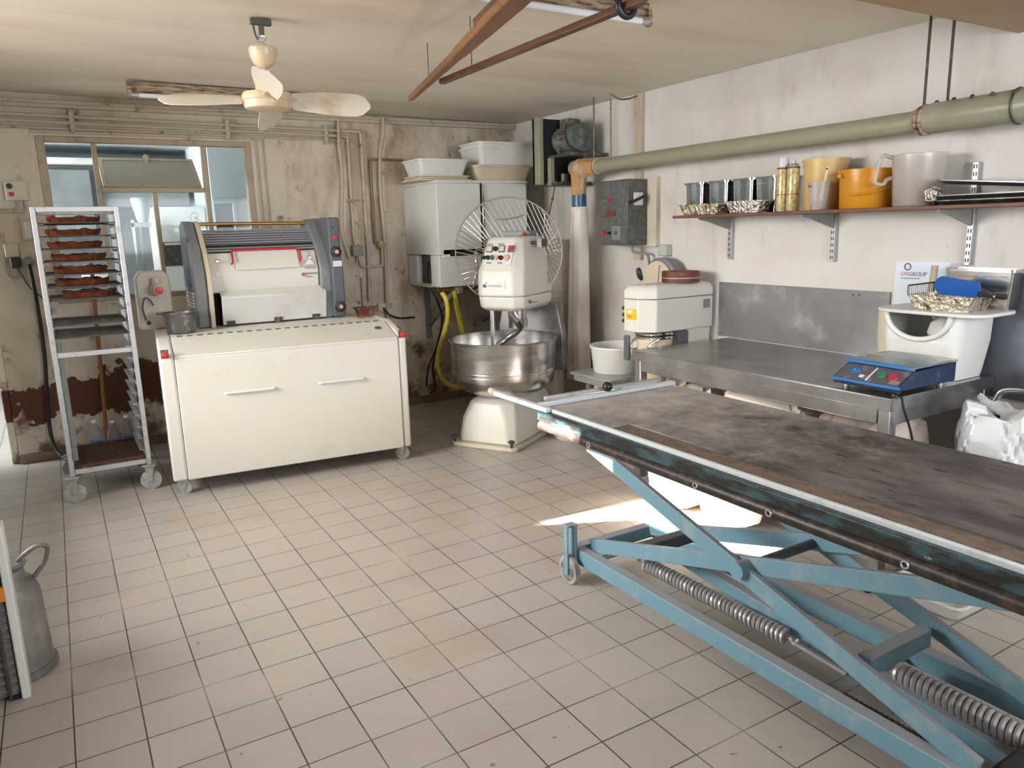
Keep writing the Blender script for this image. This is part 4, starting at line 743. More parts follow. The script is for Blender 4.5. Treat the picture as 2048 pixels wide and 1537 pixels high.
# ---------------------------------------------------------------- platform scale with the white tub
t = thing('platform_scale', 'old platform scale with a round dial on its column, behind the cream mixer', 'scale', (3.45, 4.25, 0))
MB().box(3.13, 3.62, 3.97, 4.44, .505, .53).box(3.15, 3.60, 3.99, 4.42, .46, .505).build('platform', alu, t, bevel=.006); MB().box(3.30, 3.56, 4.10, 4.38, .30, .46).build('body', cream2, t, bevel=.01)
MB().box(3.70, 3.78, 4.08, 4.18, .0, 1.05).build('column', cream2, t, bevel=.01); MB().box(3.50, 3.72, 4.08, 4.18, .36, .44).build('arm', cream2, t, bevel=.008)
for x, y in ((3.17, 4.03), (3.17, 4.25), (3.57, 4.03), (3.57, 4.25)): MB().box(x-.022, x+.022, y-.022, y+.022, 0, .46).build('leg', M('brown_leg', (.15, .10, .075), .5) if y > 4.2 else cream2, t, bevel=.004)
MB().lathe([(.001, 0), (.165, 0), (.172, .012), (.172, .07), (.14, .09), (.001, .095)], (3.775, 4.125, 1.155), 40, 'X').build('dial_case', greyp, t); MB().lathe([(.15, 0), (.001, .002)], (3.680, 4.125, 1.155), 40, 'X').build('dial_face', pcream, t); MB().beam((3.676, 4.115, 1.14), (3.676, 4.10, 1.275), .006, .003, up=(1, 0, 0)).build('pointer', greyink, t)
t = thing('round_tub', 'round white plastic tub standing on the platform scale', 'tub', (3.40, 4.225, .531))
MB().lathe([(.002, 0), (.165, .0), (.172, .008), (.192, .17), (.200, .178), (.200, .19), (.192, .192), (.186, .17), (.168, .012), (.002, .008)], (0, 0, 0), 56).build('tub', pwhite, t, local=True)
tag(MB().lathe([(.002, 0), (.14, 0), (.155, .02), (.168, .28), (.172, .29), (.164, .285), (.15, .03), (.002, .02)], (3.22, 4.52, 0), 40).build('white_bucket', pwhite), 'white bucket on the floor under the cloth sock, left of the scale', 'bucket')
# ---------------------------------------------------------------- planetary mixer
t = thing('planetary_mixer', 'cream planetary mixer with a yellow sticker behind the steel table', 'mixer', (3.45, 3.85, 0))
poly = [(3.215, 3.93), (3.215, 3.79), (3.30, 3.70), (3.80, 3.70), (3.80, 3.93)]
MB().loft([[(x, y, z) for x, y in poly] for z in (.868, 1.082)]).build('head', cream, t, bevel=.008); 
top = [[(x, y, 1.086) for x, y in poly], [(x, y, 1.135) for x, y in poly], [(3.235, 3.915, 1.165), (3.235, 3.80, 1.165), (3.31, 3.715, 1.165), (3.79, 3.715, 1.165), (3.79, 3.915, 1.165)], [(3.26, 3.895, 1.175), (3.26, 3.81, 1.175), (3.325, 3.735, 1.175), (3.77, 3.735, 1.175), (3.77, 3.895, 1.175)]]
MB().loft(top).build('lid', cream, t, bevel=.006)
MB().box(3.585, 3.80, 3.72, 3.92, 0.02, .872).build('column', cream, t, bevel=.01); MB().box(3.25, 3.80, 3.70, 3.94, 0, .05).build('foot', cream2, t, bevel=.008)
MB().prism([(3.47, .86), (3.585, .86), (3.585, .72), (3.52, .72)], 'Y', 3.705, 3.72).build('dark_opening', greyb, t); 
MB().torus((3.40, 3.83, .85), .125, .010, 'Z', 40, 8).torus((3.40, 3.83, .825), .122, .012, 'Z', 40, 8).build('bowl_ring', chrome, t)
MB().lathe([(.001, .50), (.07, .51), (.11, .60), (.118, .80), (.118, .82), (.10, .82), (.09, .6), (.001, .53)], (3.40, 3.83, 0), 36).build('bowl', pcream, t)
for y, s in ((3.93, -1), (3.72, 1)): MB().tube(bez([(3.34, y-.0*s, .82), (3.27, y+.02*s, .78), (3.27, y+.02*s, .71), (3.31, y, .69), (3.33, y, .72)], 5), .009, 8).build('bowl_handle', chrome, t)
MB().box(3.255, 3.275, 3.93, 3.98, .66, .83).build('lift_arm', greyb, t, bevel=.004)
MB().box(3.2105, 3.216, 3.80, 3.90, .95, 1.02).build('sticker', labely, t); MB().box(3.2085, 3.211, 3.835, 3.885, .99, 1.012).build('sticker_panel', labelw, t); 
for y0, y1 in ((3.845, 3.865), (3.868, 3.882)): MB().box(3.2085, 3.211, y0, y1, .962, .978).build('sticker_print', labelo, t)
MB().box(3.71, 3.77, 3.6975, 3.701, 1.0, 1.06).build('rating_plate', M('rating_grey', (.25, .26, .28), .4), t)
for z in (.935, .975, 1.02): MB().sphere((3.225, 3.94, z), .014, 10).build('side_knob', black, t)
MB().cyl((3.31, 3.84, 1.165), (3.29, 3.85, 1.23), .007, n=10).build('lever_rod', chrome, t); MB().tube([(3.298, 3.846, 1.205), (3.287, 3.85, 1.225), (3.277, 3.855, 1.27), (3.273, 3.857, 1.285)], [.010, .018, .018, .009], 14).build('lever_knob', black, t)
t = thing('wooden_sieve', 'round red-brown wooden sieve lying on the cream planetary mixer', 'sieve', (3.61, 3.815, 1.176))
MB().lathe([(.118, 0), (.125, .0), (.125, .072), (.118, .072), (.118, .02), (.002, .018), (.002, .016), (.116, .014)], (0, 0, 0), 48).build('hoop', woodr, t, local=True); MB().lathe([(.126, .028), (.127, .028), (.127, .034), (.126, .034)], (0, 0, 0), 48).build('band', pipep, t, local=True)
# ---------------------------------------------------------------- steel table
TX0, TX1, TY0, TY1, TZ = 2.985, 3.812, 1.865, 3.565, .805
t = thing('steel_table', 'long stainless work table along the right wall', 'table', (3.4, 2.7, 0))
MB().box(TX0, TX1, TY0, TY1, TZ-.006, TZ).box(TX0, TX0+.004, TY0, TY1, TZ-.058, TZ-.004).box(TX0, TX1, TY0, TY0+.004, TZ-.058, TZ-.004).box(TX0, TX1, TY1-.004, TY1, TZ-.058, TZ-.004).build('top', steelt, t, bevel=.002)
MB().box(TX0+.012, TX0+.03, TY0+.07, TY1-.05, TZ-.125, TZ-.056).build('apron', steelt, t, bevel=.003); MB().box(TX0+.06, TX1-.06, TY0+.012, TY0+.03, TZ-.125, TZ-.056).build('apron', steelt, t, bevel=.003)
for x in (TX0+.010, TX1-.07):
    for y in (TY0+.010, TY1-.065): MB().box(x, x+.055, y, y+.055, 0, TZ-.05).build('leg', steelt, t, bevel=.004)
MB().box(TX0+.05, TX1-.05, TY0+.03, TY1-.03, .18, .195).build('lower_shelf', steelt, t, bevel=.003)
t = thing('splash_panel', 'worn grey steel splash panel on the wall above the table', 'panel', (3.825, 2.7, .806))
MB().box(3.8185, 3.8295, 2.44, 3.665, .808, 1.17).build('panel', splash, t); MB().box(3.8165, 3.8295, 1.45, 2.07, .70, 1.29).build('panel', M('blue_grey_panel', (.16, .17, .20), .4, .5, dirt=(.10, .11, .13), ds=5, dl=(.4, .7)), t)
for y in (2.62, 2.66): MB().cyl((3.818, y, 1.145), (3.813, y, 1.145), .005, n=8).build('screw', dsteel, t)
# ---------------------------------------------------------------- shelf and what stands on it
SX, SZ = 3.50, 1.612
tag(MB().box(SX, XR-.002, 1.45, 3.785, SZ-.018, SZ).build('wall_shelf', woods, bevel=.003), 'long thin red-brown wall shelf above the steel table', 'shelf')
bracketg = M('bracket_grey', (.26, .27, .25), .45)
for y, lab, ztop in ((3.57, 'left shelf bracket and slotted rail under the steel tins', 1.59), (2.80, 'middle shelf bracket and slotted rail under the yellow bucket', 1.59), (2.045, 'right shelf bracket and slotted rail under the stacked trays', 1.81)):
    t = thing('shelf_bracket', lab, 'bracket', (3.8, y, 1.33), 0, 'shelf brackets')
    MB().prism([(3.52, 1.592), (3.52, 1.582), (3.60, 1.568), (3.80, 1.512), (3.80, 1.592)], 'Y', y-.005, y+.005).build('arm', bracketg, t, bevel=.002); MB().box(3.80, XR, y-.014, y+.014, 1.325, ztop).build('slotted_rail', alu, t, bevel=.002)
    b = MB(); z = 1.34
    while z < min(1.50, ztop): b.box(3.7985, 3.801, y-.008, y-.004, z, z+.018).box(3.7985, 3.801, y+.004, y+.008, z, z+.018); z += .035
    b.build('slots', darkv, t); b = MB(); z = 1.64
    while z < ztop-.02: b.box(3.7985, 3.801, y-.008, y-.004, z, z+.018).box(3.7985, 3.801, y+.004, y+.008, z, z+.018); z += .035
    if b.v: b.build('slots', darkv, t)
def tin(y, lab):
    t = thing('steel_tin', lab, 'tin', (3.713, y, SZ+.001), 0, 'steel tins on the shelf'); b = MB(); tray(b, (-.075, .075, -.072, .072), (-.08, .08, -.078, .078), .0, .205, .003, .012); b.build('tin', tinm, t, local=True)
    MB().loft([[(x, y_, z) for x, y_ in rrect(-.0805, .0805, -.0785, .0785, .018)] for z in (.165, .169)]).build('bead', steel, t, local=True)
for y, l in ((3.735, 'leftmost of the four steel tins on the shelf'), (3.525, 'second steel tin from the left on the shelf'), (3.325, 'third steel tin from the left on the shelf'), (3.145, 'rightmost steel tin, beside the gold spray cans')): tin(y, l)
def foiltray(y, x, w_, lab, m_, h=.065):
    t = thing('foil_tray', lab, 'tray', (x, y, SZ+.001), 0, 'foil trays on the shelf'); b = MB(); tray(b, (-.045, .045, -w_/2+.02, w_/2-.02), (-.06, .06, -w_/2, w_/2), 0, h, .003, .008)
    b.v = [(q[0]+rng.uniform(-.0025, .0025), q[1]+rng.uniform(-.0025, .0025), q[2]) for q in b.v]; b.build('tray', m_, t, local=True)
foiltray(3.565, 3.565, .33, 'browned foil tray in front of the left steel tins', foilb); foiltray(3.205, 3.565, .26, 'shiny crumpled foil tray in front of the right steel tins', foil, .07)
for y, lab, capped in ((2.995, 'left gold spray can with a pale grey cap', True), (2.925, 'right gold spray can with a bare nozzle', False)):
    t = thing('spray_can', lab, 'spray can', (3.60, y, SZ+.001), 0, 'gold spray cans')
    MB().lathe([(.002, 0), (.031, 0), (.033, .004), (.033, .235), (.029, .245)], (0, 0, 0), 28).build('can', cangold, t, local=True); MB().lathe([(.0335, .09), (.034, .09), (.034, .095), (.0335, .095)], (0, 0, 0), 28).build('red_band', red, t, local=True); MB().lathe([(.0335, .232), (.034, .232), (.034, .24), (.0335, .24)], (0, 0, 0), 28).build('dark_band', woodr, t, local=True)
    if capped: MB().cyl((0, 0, .243), (0, 0, .295), .031, .030).build('cap', M('pale_cap', (.55, .57, .62), .4), t, local=True)
    else: MB().lathe([(.029, .243), (.022, .256), (.010, .260), (.010, .272), (.001, .273)], (0, 0, 0), 20).build('nozzle', alu, t, local=True)
def bucket(x, y, r, h, lab, m_, nm='bucket', tub_=.93):
    t = thing(nm, lab, 'bucket', (x, y, SZ+.001)); MB().lathe([(.002, 0), (r*tub_, 0), (r*tub_+.003, .004), (r, h-.035), (r+.006, h-.035), (r+.006, h-.012), (r+.009, h-.012), (r+.009, h), (.002, h+.002)], (0, 0, 0), 56).build('bucket', m_, t, local=True); return t
t = bucket(3.70, 2.79, .115, .272, 'tall buff plastic bucket behind the measuring cup', pbuff)
t = bucket(3.665, 2.515, .133, .195, 'squat orange-yellow lidded bucket in the middle of the shelf', porange)
MB().tube(bez([(-.02, -.14, .10), (-.09, -.132, .085), (-.137, -.07, .07), (-.14, .0, .065)], 5), .005, 6).build('handle', porange, t, local=True); MB().box(-.15, -.134, .05, .07, .155, .175).build('lid_tab', porange, t, local=True, bevel=.004)
t = thing('measuring_cup', 'clear measuring cup with dark liquid in front of the buff bucket', 'cup', (3.547, 2.712, SZ+.001))
MB().lathe([(.002, 0), (.042, 0), (.056, .145), (.0585, .147), (.053, .143), (.040, .004), (.002, .004)], (0, 0, 0), 36).build('cup', pclear, t, local=True); MB().cyl((0, 0, .005), (0, 0, .045), .039, .0425).build('liquid', M('dark_liquid', (.05, .045, .055), .2), t, local=True); MB().box(-.053, -.0515, .008, .03, .118, .128).build('printed_mark', navy, t, local=True)
t = thing('pastry_brush', 'pale flat brush handle standing in the measuring cup', 'brush', (3.55, 2.69, 1.66)); MB().beam((3.555, 2.705, 1.665), (3.545, 2.662, 1.835), .016, .006, up=(1, 0, 0)).build('handle', pcream, t, bevel=.002); MB().cyl((3.5495, 2.666, 1.822), (3.5405, 2.666, 1.822), .005, n=10).build('hole', darkv, t)
t = thing('jug', 'large frosted plastic jug with a looped handle on the shelf', 'jug', (3.665, 2.24, SZ+.001))
MB().lathe([(.002, 0), (.104, 0), (.107, .004), (.123, .245), (.126, .246), (.120, .243), (.104, .006), (.002, .005)], (0, 0, 0), 48).build('body', pjug, t, local=True); MB().tube(bez([(-.085, .09, .235), (-.13, .10, .245), (-.15, .105, .225), (-.155, .125, .14), (-.15, .12, .115), (-.125, .10, .11), (-.11, .095, .13), (-.085, .085, .14)], 5), .010, 10).build('handle', pjug, t, local=True)
b = MB().sphere((3.58, 2.108, 1.658), .045, 14, (1, .95, 1)); b.v = [(q[0]+rng.uniform(-.005, .005), q[1]+rng.uniform(-.005, .005), q[2]+rng.uniform(-.004, .004)) for q in b.v]
tag(b.build('foil_ball', foil), 'crumpled ball of foil beside the frosted jug', 'foil')
for i, (z, tl, lab) in enumerate(((SZ+.0015, 0, 'lowest dark tray of the stack at the right end of the shelf'), (SZ+.024, 0, 'middle tray of the stack at the right end of the shelf'), (SZ+.047, 5, 'top tilted tray of the stack at the right end of the shelf'))):
    b = MB(); tray(b, (-.13, .13, -.27, .27), (-.15, .15, -.29, .29), 0, .020, .003, .005); m = Matrix.Rotation(R(tl), 4, 'X') @ Matrix.Translation((0, -.29, 0)); b.v = [tuple(m @ Vector(q)+Vector((3.645, 2.06, z+.0))) for q in b.v]
    mm = min(q[2] for q in b.v); b.v = [(q[0], q[1], q[2]+(z-mm)*1.0 if tl == 0 else q[2]+(z-mm)) for q in b.v]
    tag(b.build('baking_tray', (dsteel, M('steel_tray', (.2, .2, .215), .4, .7), M('grey_tray', (.25, .26, .29), .35, .8))[i]), lab, 'tray', 'trays on the shelf')
# ---------------------------------------------------------------- poster
t = thing('poster', 'pale blue poster pinned to the wall behind the flour bin', 'poster', (3.822, 2.24, 1.05)); MB().box(3.826, XR, 2.075, 2.425, 1.03, 1.335).build('sheet', paper, t)
MB().torus((3.8255, 2.357, 1.308), .0165, .0035, 'X', 28, 6).build('ring_logo', M('ring_purple', (.22, .10, .26), .5), t)
text('DIS', .029, facing((3.8255, 2.394, 1.262), (-1, 0, 0)), redink, t); text('GROUP', .029, facing((3.8255, 2.3505, 1.262), (-1, 0, 0)), navy, t); text('- les ingrédients du fournil -', .0100, facing((3.8255, 2.395, 1.246), (-1, 0, 0)), navy, t)
tag(MB().box(3.822, 3.826, 2.055, 2.135, 1.29, 1.333).build('paper_note', M('lilac_note', (.50, .48, .60), .6)), 'small lilac note overlapping the right edge of the poster', 'note')
# ---------------------------------------------------------------- things on the steel table
sc = thing('weighing_scale', 'blue electronic weighing scale with red and green buttons on the steel table', 'scale', (3.24, 2.02, .806), -1)
MB().prism([(-.215, .024), (-.215, .045), (-.115, .098), (.20, .112), (.20, .024)], 'Y', -.165, .165).build('body', sdark, sc, local=True, bevel=.005)
MB().prism([(-.214, .047), (-.116, .100), (-.114, .097), (-.212, .044)], 'Y', -.155, .155).build('keypad', sgrey, sc, local=True)
MB().box(-.222, -.210, -.168, .168, .032, .046).build('front_trim', sblue, sc, local=True, bevel=.003); MB().box(-.212, -.19, -.16, .16, .018, .03).build('underside', black, sc, local=True)
MB().box(-.118, .205, -.17, .17, .112, .122).build('platter', splate, sc, local=True, bevel=.004); MB().box(-.126, -.114, -.17, .17, .104, .121).build('platter_edge', sblue, sc, local=True, bevel=.003)
sm = Matrix.Translation((-.165, 0, .0735)) @ Matrix.Rotation(-math.atan2(.053, .098), 4, 'Y')
def onk(bm, nm, m_): bm.v = [tuple(sm @ Vector(q)) for q in bm.v]; return bm.build(nm, m_, sc, local=True)
onk(MB().lathe([(.022, 0), (.020, .006), (.001, .007)], (.004, -.045, 0), 24, sx=1, sy=.95), 'green_button', M('scale_green', (.04, .20, .10), .4)); onk(MB().lathe([(.023, 0), (.021, .006), (.001, .007)], (-.002, -.105, 0), 24), 'red_button', M('scale_red', (.45, .03, .05), .4))
onk(MB().box(-.05, .045, -.003, .003, 0, .003), 'divider_strip', labelw); onk(MB().lathe([(.018, 0), (.017, .004), (.008, .005)], (.008, .09, 0), 20, sy=1.7), 'blue_emblem', sblue); onk(MB().lathe([(.008, 0), (.001, .0065)], (.006, .09, 0), 16, sy=1.5), 'emblem_centre', labelw); onk(MB().box(-.035, -.018, .025, .045, 0, .003), 'small_label', labelw); onk(MB().box(-.046, -.022, -.15, -.105, 0, .002), 'worn_label', alu)
for x, y in ((-.17, .12), (-.17, -.12), (.16, .12), (.16, -.12)): MB().cyl((x, y, 0), (x, y, .026), .014, n=14).build('foot', alu, sc, local=True)
MB().tube(bez([(3.06, 1.93, .815), (3.05, 1.885, .812), (3.03, 1.85, .808), (3.03, 1.835, .76), (3.10, 1.83, .62), (3.14, 1.82, .40), (3.16, 1.80, .1), (3.2, 1.75, .012)], 7), .0055, 8).build('power_cord', black, sc)
# flour bin with the round scoop opening
t = thing('flour_bin', 'white plastic flour bin with a wide scoop opening on the table', 'bin', (3.64, 2.13, .806))
x0, x1, y0, y1 = 3.485, 3.806, 1.88, 2.27
def bl(g, z, dx=0): return [(x, y, z) for x, y in rrect(x0+g+dx, x1-g, y0+g, y1-g, .06-g*.5, 6)]
o_ = MB(); n_ = 28
outer = [bl(.025, .807), bl(.02, .83), bl(0, .98), bl(-.004, 1.112)]; inner = [bl(.002, 1.112), bl(.006, .98), bl(.026, .83), bl(.032, .815)]
body = MB().loft(outer+inner)
# leave out the faces of the front that the scoop opening cuts away
sh = MB(); N_ = len(outer[0]); ny = 24; nz = 14
def front(i, j): pass
bodyo = body.build('shell', pwhite, t)
cut = MB(); ell = [(2.075+.15*math.cos(a), 1.112+.115*math.sin(a)) for a in [math.pi+math.pi*k/24 for k in range(25)]]
cut.prism(ell+[(2.225, 1.16), (1.925, 1.16)], 'X', 3.40, 3.56); co = cut.build('scoop_cut', pwhite, t)
bm_ = bodyo.modifiers.new('opening', 'BOOLEAN'); bm_.operation = 'DIFFERENCE'; bm_.object = co; bm_.solver = 'EXACT'
bpy.context.view_layer.update(); me_ = bpy.data.meshes.new_from_object(bodyo.evaluated_get(bpy.context.evaluated_depsgraph_get())); bodyo.modifiers.clear(); bodyo.data = me_; bpy.data.objects.remove(co)
rim = [(3.478, 2.075+.155*math.cos(a), 1.112+.12*math.sin(a)) for a in [math.pi+math.pi*k/24 for k in range(25)]]
MB().tube(rim, .013, 10).build('opening_rim', pwhite, t)
t = thing('bowl_scraper', 'white upturned bowl inside the scoop opening of the flour bin', 'bowl', (3.66, 2.04, .99)); MB().lathe([(.075, .0), (.078, .01), (.066, .055), (.035, .082), (.001, .088)], (3.66, 2.04, 1.0), 36).build('bowl', pwhite, t); MB().cyl((3.66, 2.04, .816), (3.66, 2.04, 1.0), .05).build('stack', pwhite, t); MB().beam((3.62, 2.09, 1.10), (3.63, 2.065, 1.06), .022, .012).build('tape_handle', pclear, t, bevel=.003)
tag(MB().lathe([(.002, 0), (.045, 0), (.06, .14), (.062, .28), (.058, .28), (.056, .14), (.04, .01), (.002, .008)], (3.72, 2.36, .806), 30).build('plastic_beaker', pcream), 'cream plastic beaker on the table left of the flour bin', 'beaker')
ov = [(x, y, z) for z in (1.113, 1.130) for x, y in rrect(3.44, 3.812, 1.77, 2.30, .10, 8)]; k = len(ov)//2
tag(MB().loft([ov[:k], ov[k:]]).build('bin_lid', pwhite, bevel=.006, seg=3), 'white rounded lid board lying on top of the flour bin', 'lid')
# wire basket with foil, scraper, steel container, rolling stick
LZ = 1.1305
t = thing('foil_pan', 'rectangular foil-covered pan with burnt patches on the bin lid', 'pan', (3.60, 2.0, LZ)); b = MB(); tray(b, (3.50, 3.69, 1.865, 2.125), (3.485, 3.705, 1.85, 2.14), LZ, LZ+.07, .004, .008); b.build('pan', foilb, t)
MB().tube([(3.695, 2.135, LZ+.07), (3.695, 2.135, LZ+.115), (3.695, 1.98, LZ+.12), (3.695, 1.86, LZ+.07)], .004, 8).tube([(3.49, 2.14, LZ+.07), (3.49, 2.14, LZ+.112), (3.695, 2.135, LZ+.115)], .004, 8).build('wire_rail', dsteel, t)
b = MB()
for i in range(12): x = 3.50+i*.0165; b.cyl((x, 2.137, LZ+.068), (x, 2.137, LZ+.113), .0015, n=5)
b.build('wire_mesh', dsteel, t)
t = thing('dough_scraper', 'blue plastic dough scraper with a black handle lying in the foil pan', 'scraper', (3.56, 1.9, LZ+.06)); bm_ = Matrix.Translation((3.555, 1.935, LZ+.108)) @ Matrix.Rotation(R(-12), 4, 'Y') @ Matrix.Rotation(R(4), 4, 'X')
b = MB().prism([(-.10, -.035)]+[(.075+.04*math.cos(a), .0+.045*math.sin(a)) for a in [-math.pi/2+math.pi*k/10 for k in range(11)]]+[(-.09, .035)], 'X', -.004, .004); b.v = [tuple(bm_ @ Vector(q)) for q in b.v]; b.build('blade', M('blue_plastic', (.012, .10, .40), .4), t, bevel=.002)
b = MB().box(-.012, .012, -.205, -.085, -.03, -.005); b.v = [tuple(bm_ @ Vector(q)) for q in b.v]; b.build('handle', black, t, bevel=.006); b = MB().cyl((-.0125, -.16, -.017), (-.0145, -.16, -.017), .005, n=10); b.v = [tuple(bm_ @ Vector(q)) for q in b.v]; b.build('rivet', chrome, t)
t = thing('steel_container', 'stainless rectangular container behind the foil pan on the bin lid', 'container', (3.76, 1.95, LZ)); b = MB(); tray(b, (3.72, 3.805, 1.80, 2.06), (3.712, 3.812, 1.785, 2.08), LZ, LZ+.185, .003, .012); b.build('container', steel, t); MB().box(3.7105, 3.712, 1.81, 2.06, LZ+.148, LZ+.152).build('bead', dsteel, t)
tag(MB().cyl((3.72, 2.165, 1.131), (3.735, 2.16, 1.325), .016, n=18).build('wooden_stick', M('grey_wood', (.42, .35, .27), .6)), 'upright pale wooden stick behind the foil pan', 'stick')
# ---------------------------------------------------------------- under and beside the table
def bag(x0, x1, y0, y1, z0, z1, lab, m_, nm='flour_sack', pr=False, cat='sack', ph=0, cr=1.0):
    t = thing(nm, lab, cat, ((x0+x1)/2, (y0+y1)/2, z0), 0, 'flour sacks under the table' if nm == 'flour_sack' else None); loops = []
    H_ = z1-z0
    NR = 13 if cr == 1 else 22
    for i in range(NR):
        f = i/(NR-1); g = .03*(1-math.sin(math.pi*min(1, max(0, f*.9+.05))))+(.05 if i in (0, NR-1) else 0); l = []
        for k, (x, y) in enumerate(rrect(x0+g, x1-g, y0+g, y1-g, .05 if cr == 1 else .11, 6 if cr == 1 else 12)):
            d = .007*math.sin(5*f*6+k*.9+ph)+.006*math.sin(k*2.1+f*9+ph); 
            if cr != 1: d = cr*.0075*(math.sin(k*.55+f*7+ph)+math.sin(k*1.3-f*11+2*ph)+.8*math.sin(k*2.3+f*17))
            l.append((x+d, y+d*.6, z0+H_*f+((.010*math.sin(k*1.3+ph) if cr == 1 else .055*abs(y-(y0+y1)/2)/(y1-y0)*2*cr-.03+.012*math.sin(k*.8)) if f > .83 else 0)))
        loops.append(l)
    MB().loft(loops).build('sack', m_, t)
    if pr:
        yc = (y0+y1)/2; b = MB(); q_ = random.Random(3)
        for k in range(9): yy = yc+q_.uniform(-.07, .07); zz = z0+H_*.58+q_.uniform(-.025, .025); b.beam((x0-.004, yy, zz), (x0-.004, yy+q_.uniform(-.02, .02), zz+.02), .004, .007, up=(1, 0, 0))
        b.build('faded_print', printk, t)
    return t
SZB = .1955
bag(2.74, 3.02, 2.86, 3.16, 0.002, .40, 'pale flour sack on the floor, the left one in the sunlight before the table', sack, ph=1); bag(2.80, 3.02, 2.50, 2.83, .002, .36, 'pale printed flour sack on the floor, the right one in the sunlight', sack, pr=True, ph=2)
bag(3.12, 3.55, 3.05, 3.42, SZB, .60, 'brown-topped flour sack under the far end of the steel table', M('brown_sack', (.42, .25, .16), .8, dirt=(.72, .66, .6), ds=5, dl=(.45, .6)), ph=3); bag(3.10, 3.55, 2.42, 2.98, SZB, .655, 'floury off-white sack under the middle of the steel table', sack, ph=4); bag(3.10, 3.5, 1.95, 2.36, SZB, .64, 'pinkish sack under the near end of the steel table', M('pink_sack', (.62, .52, .46), .75, dirt=(.40, .28, .22), ds=9, dl=(.5, .7), stretch=(1, 3, 1)), ph=5)
t = thing('tube_chair', 'chrome tube chair half hidden under the table behind the white bag', 'chair', (3.45, 1.66, 0))
for y in (1.50, 1.81): MB().tube(bez([(3.33, y, .02), (3.34, y, .40), (3.40, y, .44), (3.60, y, .45), (3.70, y, .52), (3.72, y, .70)], 6), .014, 10).build('frame', chrome, t)
MB().box(3.32, 3.68, 1.515, 1.795, .435, .46).build('seat', woodd, t, bevel=.01); MB().tube(bez([(3.72, 1.50, .70), (3.725, 1.53, .755), (3.725, 1.66, .77), (3.725, 1.78, .755), (3.72, 1.81, .70)], 6), .014, 10).build('back_tube', chrome, t)
bag(3.30, 3.62, 1.46, 1.80, .462, .73, 'crumpled white plastic bag on the tube chair right of the table', pbag, 'plastic_bag', cat='bag', ph=6, cr=1.6)
tag(MB().box(3.50, 3.53, 1.30, 1.44, 0, .85).build('leaning_board', whitep, bevel=.003), 'white upright board at the right edge beside the tube chair', 'board')
b = MB(); tray(b, (2.85, 3.2, 1.45, 1.72), (2.83, 3.22, 1.43, 1.74), .001, .07, .005, .012); tag(b.build('floor_tub', pwhite, bevel=.01), 'shallow white tub on the floor behind the blue scissor arms', 'tub')
b = MB(); tray(b, (3.37, 3.60, 1.55, 1.77), (3.36, 3.61, 1.53, 1.785), .001, .12, .005, .012); tag(b.build('black_crate', black), 'black crate on the floor under the tube chair', 'crate')
t = thing('floor_castor', 'small black castor wheel left on the floor behind the scissor table', 'castor', (2.80, 1.79, 0)); MB().lathe([(.008, -.012), (.028, -.012), (.028, .012), (.008, .012)], (2.80, 1.79, .028), 20, 'X').build('wheel', black, t); MB().box(2.775, 2.825, 1.765, 1.815, .058, .066).box(2.783, 2.787, 1.78, 1.80, .03, .06).box(2.813, 2.817, 1.78, 1.80, .03, .06).cyl((2.783, 1.79, .028), (2.817, 1.79, .028), .005, n=8).build('plate', dsteel, t)
# ---------------------------------------------------------------- scissor lift table
lt = thing('scissor_lift_table', 'long lift table with a floury dark canvas top on blue scissor arms', 'lift table', (2.1, 1.5, 0))
DX0, DX1, DY0, DY1 = 1.72, 2.515, -.10, 2.70
MB().box(DX0+.045, DX1, DY0, DY1, .775, .79).build('deck_board', plateb, lt, bevel=.002); b = MB().box(DX0+.15, DX1-.004, DY0+.02, DY1-.03, .790, .7945).box(DX0+.055, DX0+.15, 2.25, DY1-.03, .790, .7945); b.build('canvas', canvas, lt)
MB().box(DX0+.028, DX0+.046, DY0, DY1, .752, .7985).build('white_edge', railw, lt, bevel=.003)
MB().box(DX0, DX0+.028, DY0, DY1-.01, .742, .785).build('side_channel', teald, lt, bevel=.004); MB().tube([(DX0+.012, DY0, .722), (DX0+.012, DY1-.03, .722)], .024, 14).build('lower_rail', railb, lt)
MB().box(DX1, DX1+.02, DY0, DY1, .745, .785).build('side_channel', teald, lt, bevel=.004)
for y in (2.30, 1.72, 1.42, 1.0): MB().torus((DX0-.013, y, .722), .009, .003, 'X', 16, 6).build('bolt', alu, lt)
# far end : white bar, chromed slide, black knob, long white lever
MB().box(DX0+.03, DX1+.02, DY1, DY1+.035, .778, .806).build('end_bar', railw, lt, bevel=.003); MB().box(DX0+.09, DX1-.02, DY1+.055, DY1+.075, .80, .82).build('slide_bar', alu, lt, bevel=.003); 
for x in (DX0+.10, DX0+.50, DX1-.04): MB().box(x, x+.03, DY1+.02, DY1+.07, .775, .80).build('slide_bracket', alu, lt, bevel=.002)
MB().sphere((2.13, DY1+.02, .83), .024, 16).build('black_knob', black, lt); MB().cyl((2.13, DY1+.02, .80), (2.13, DY1+.02, .815), .008, n=10).build('knob_stem', chrome, lt)
MB().beam((DX0+.015, 2.62, .795), (DX0-.005, 3.07, .80), .028, .022).build('lever', railw, lt, bevel=.004); MB().tube([(DX0-.006, 3.045, .80), (DX0-.007, 3.085, .805)], .017, 12).build('lever_grip', pipep, lt)
# base frame
for x in (1.835, 2.30): MB().box(x, x+.05, .30, 2.64, .085, .155).build('base_beam', teal, lt, bevel=.004)
MB().box(1.885, 2.30, 2.59, 2.64, .09, .15).build('base_cross', teal, lt, bevel=.004); MB().cyl((1.88, 2.47, .13), (2.32, 2.47, .13), .012, n=12).build('axle', alu, lt)
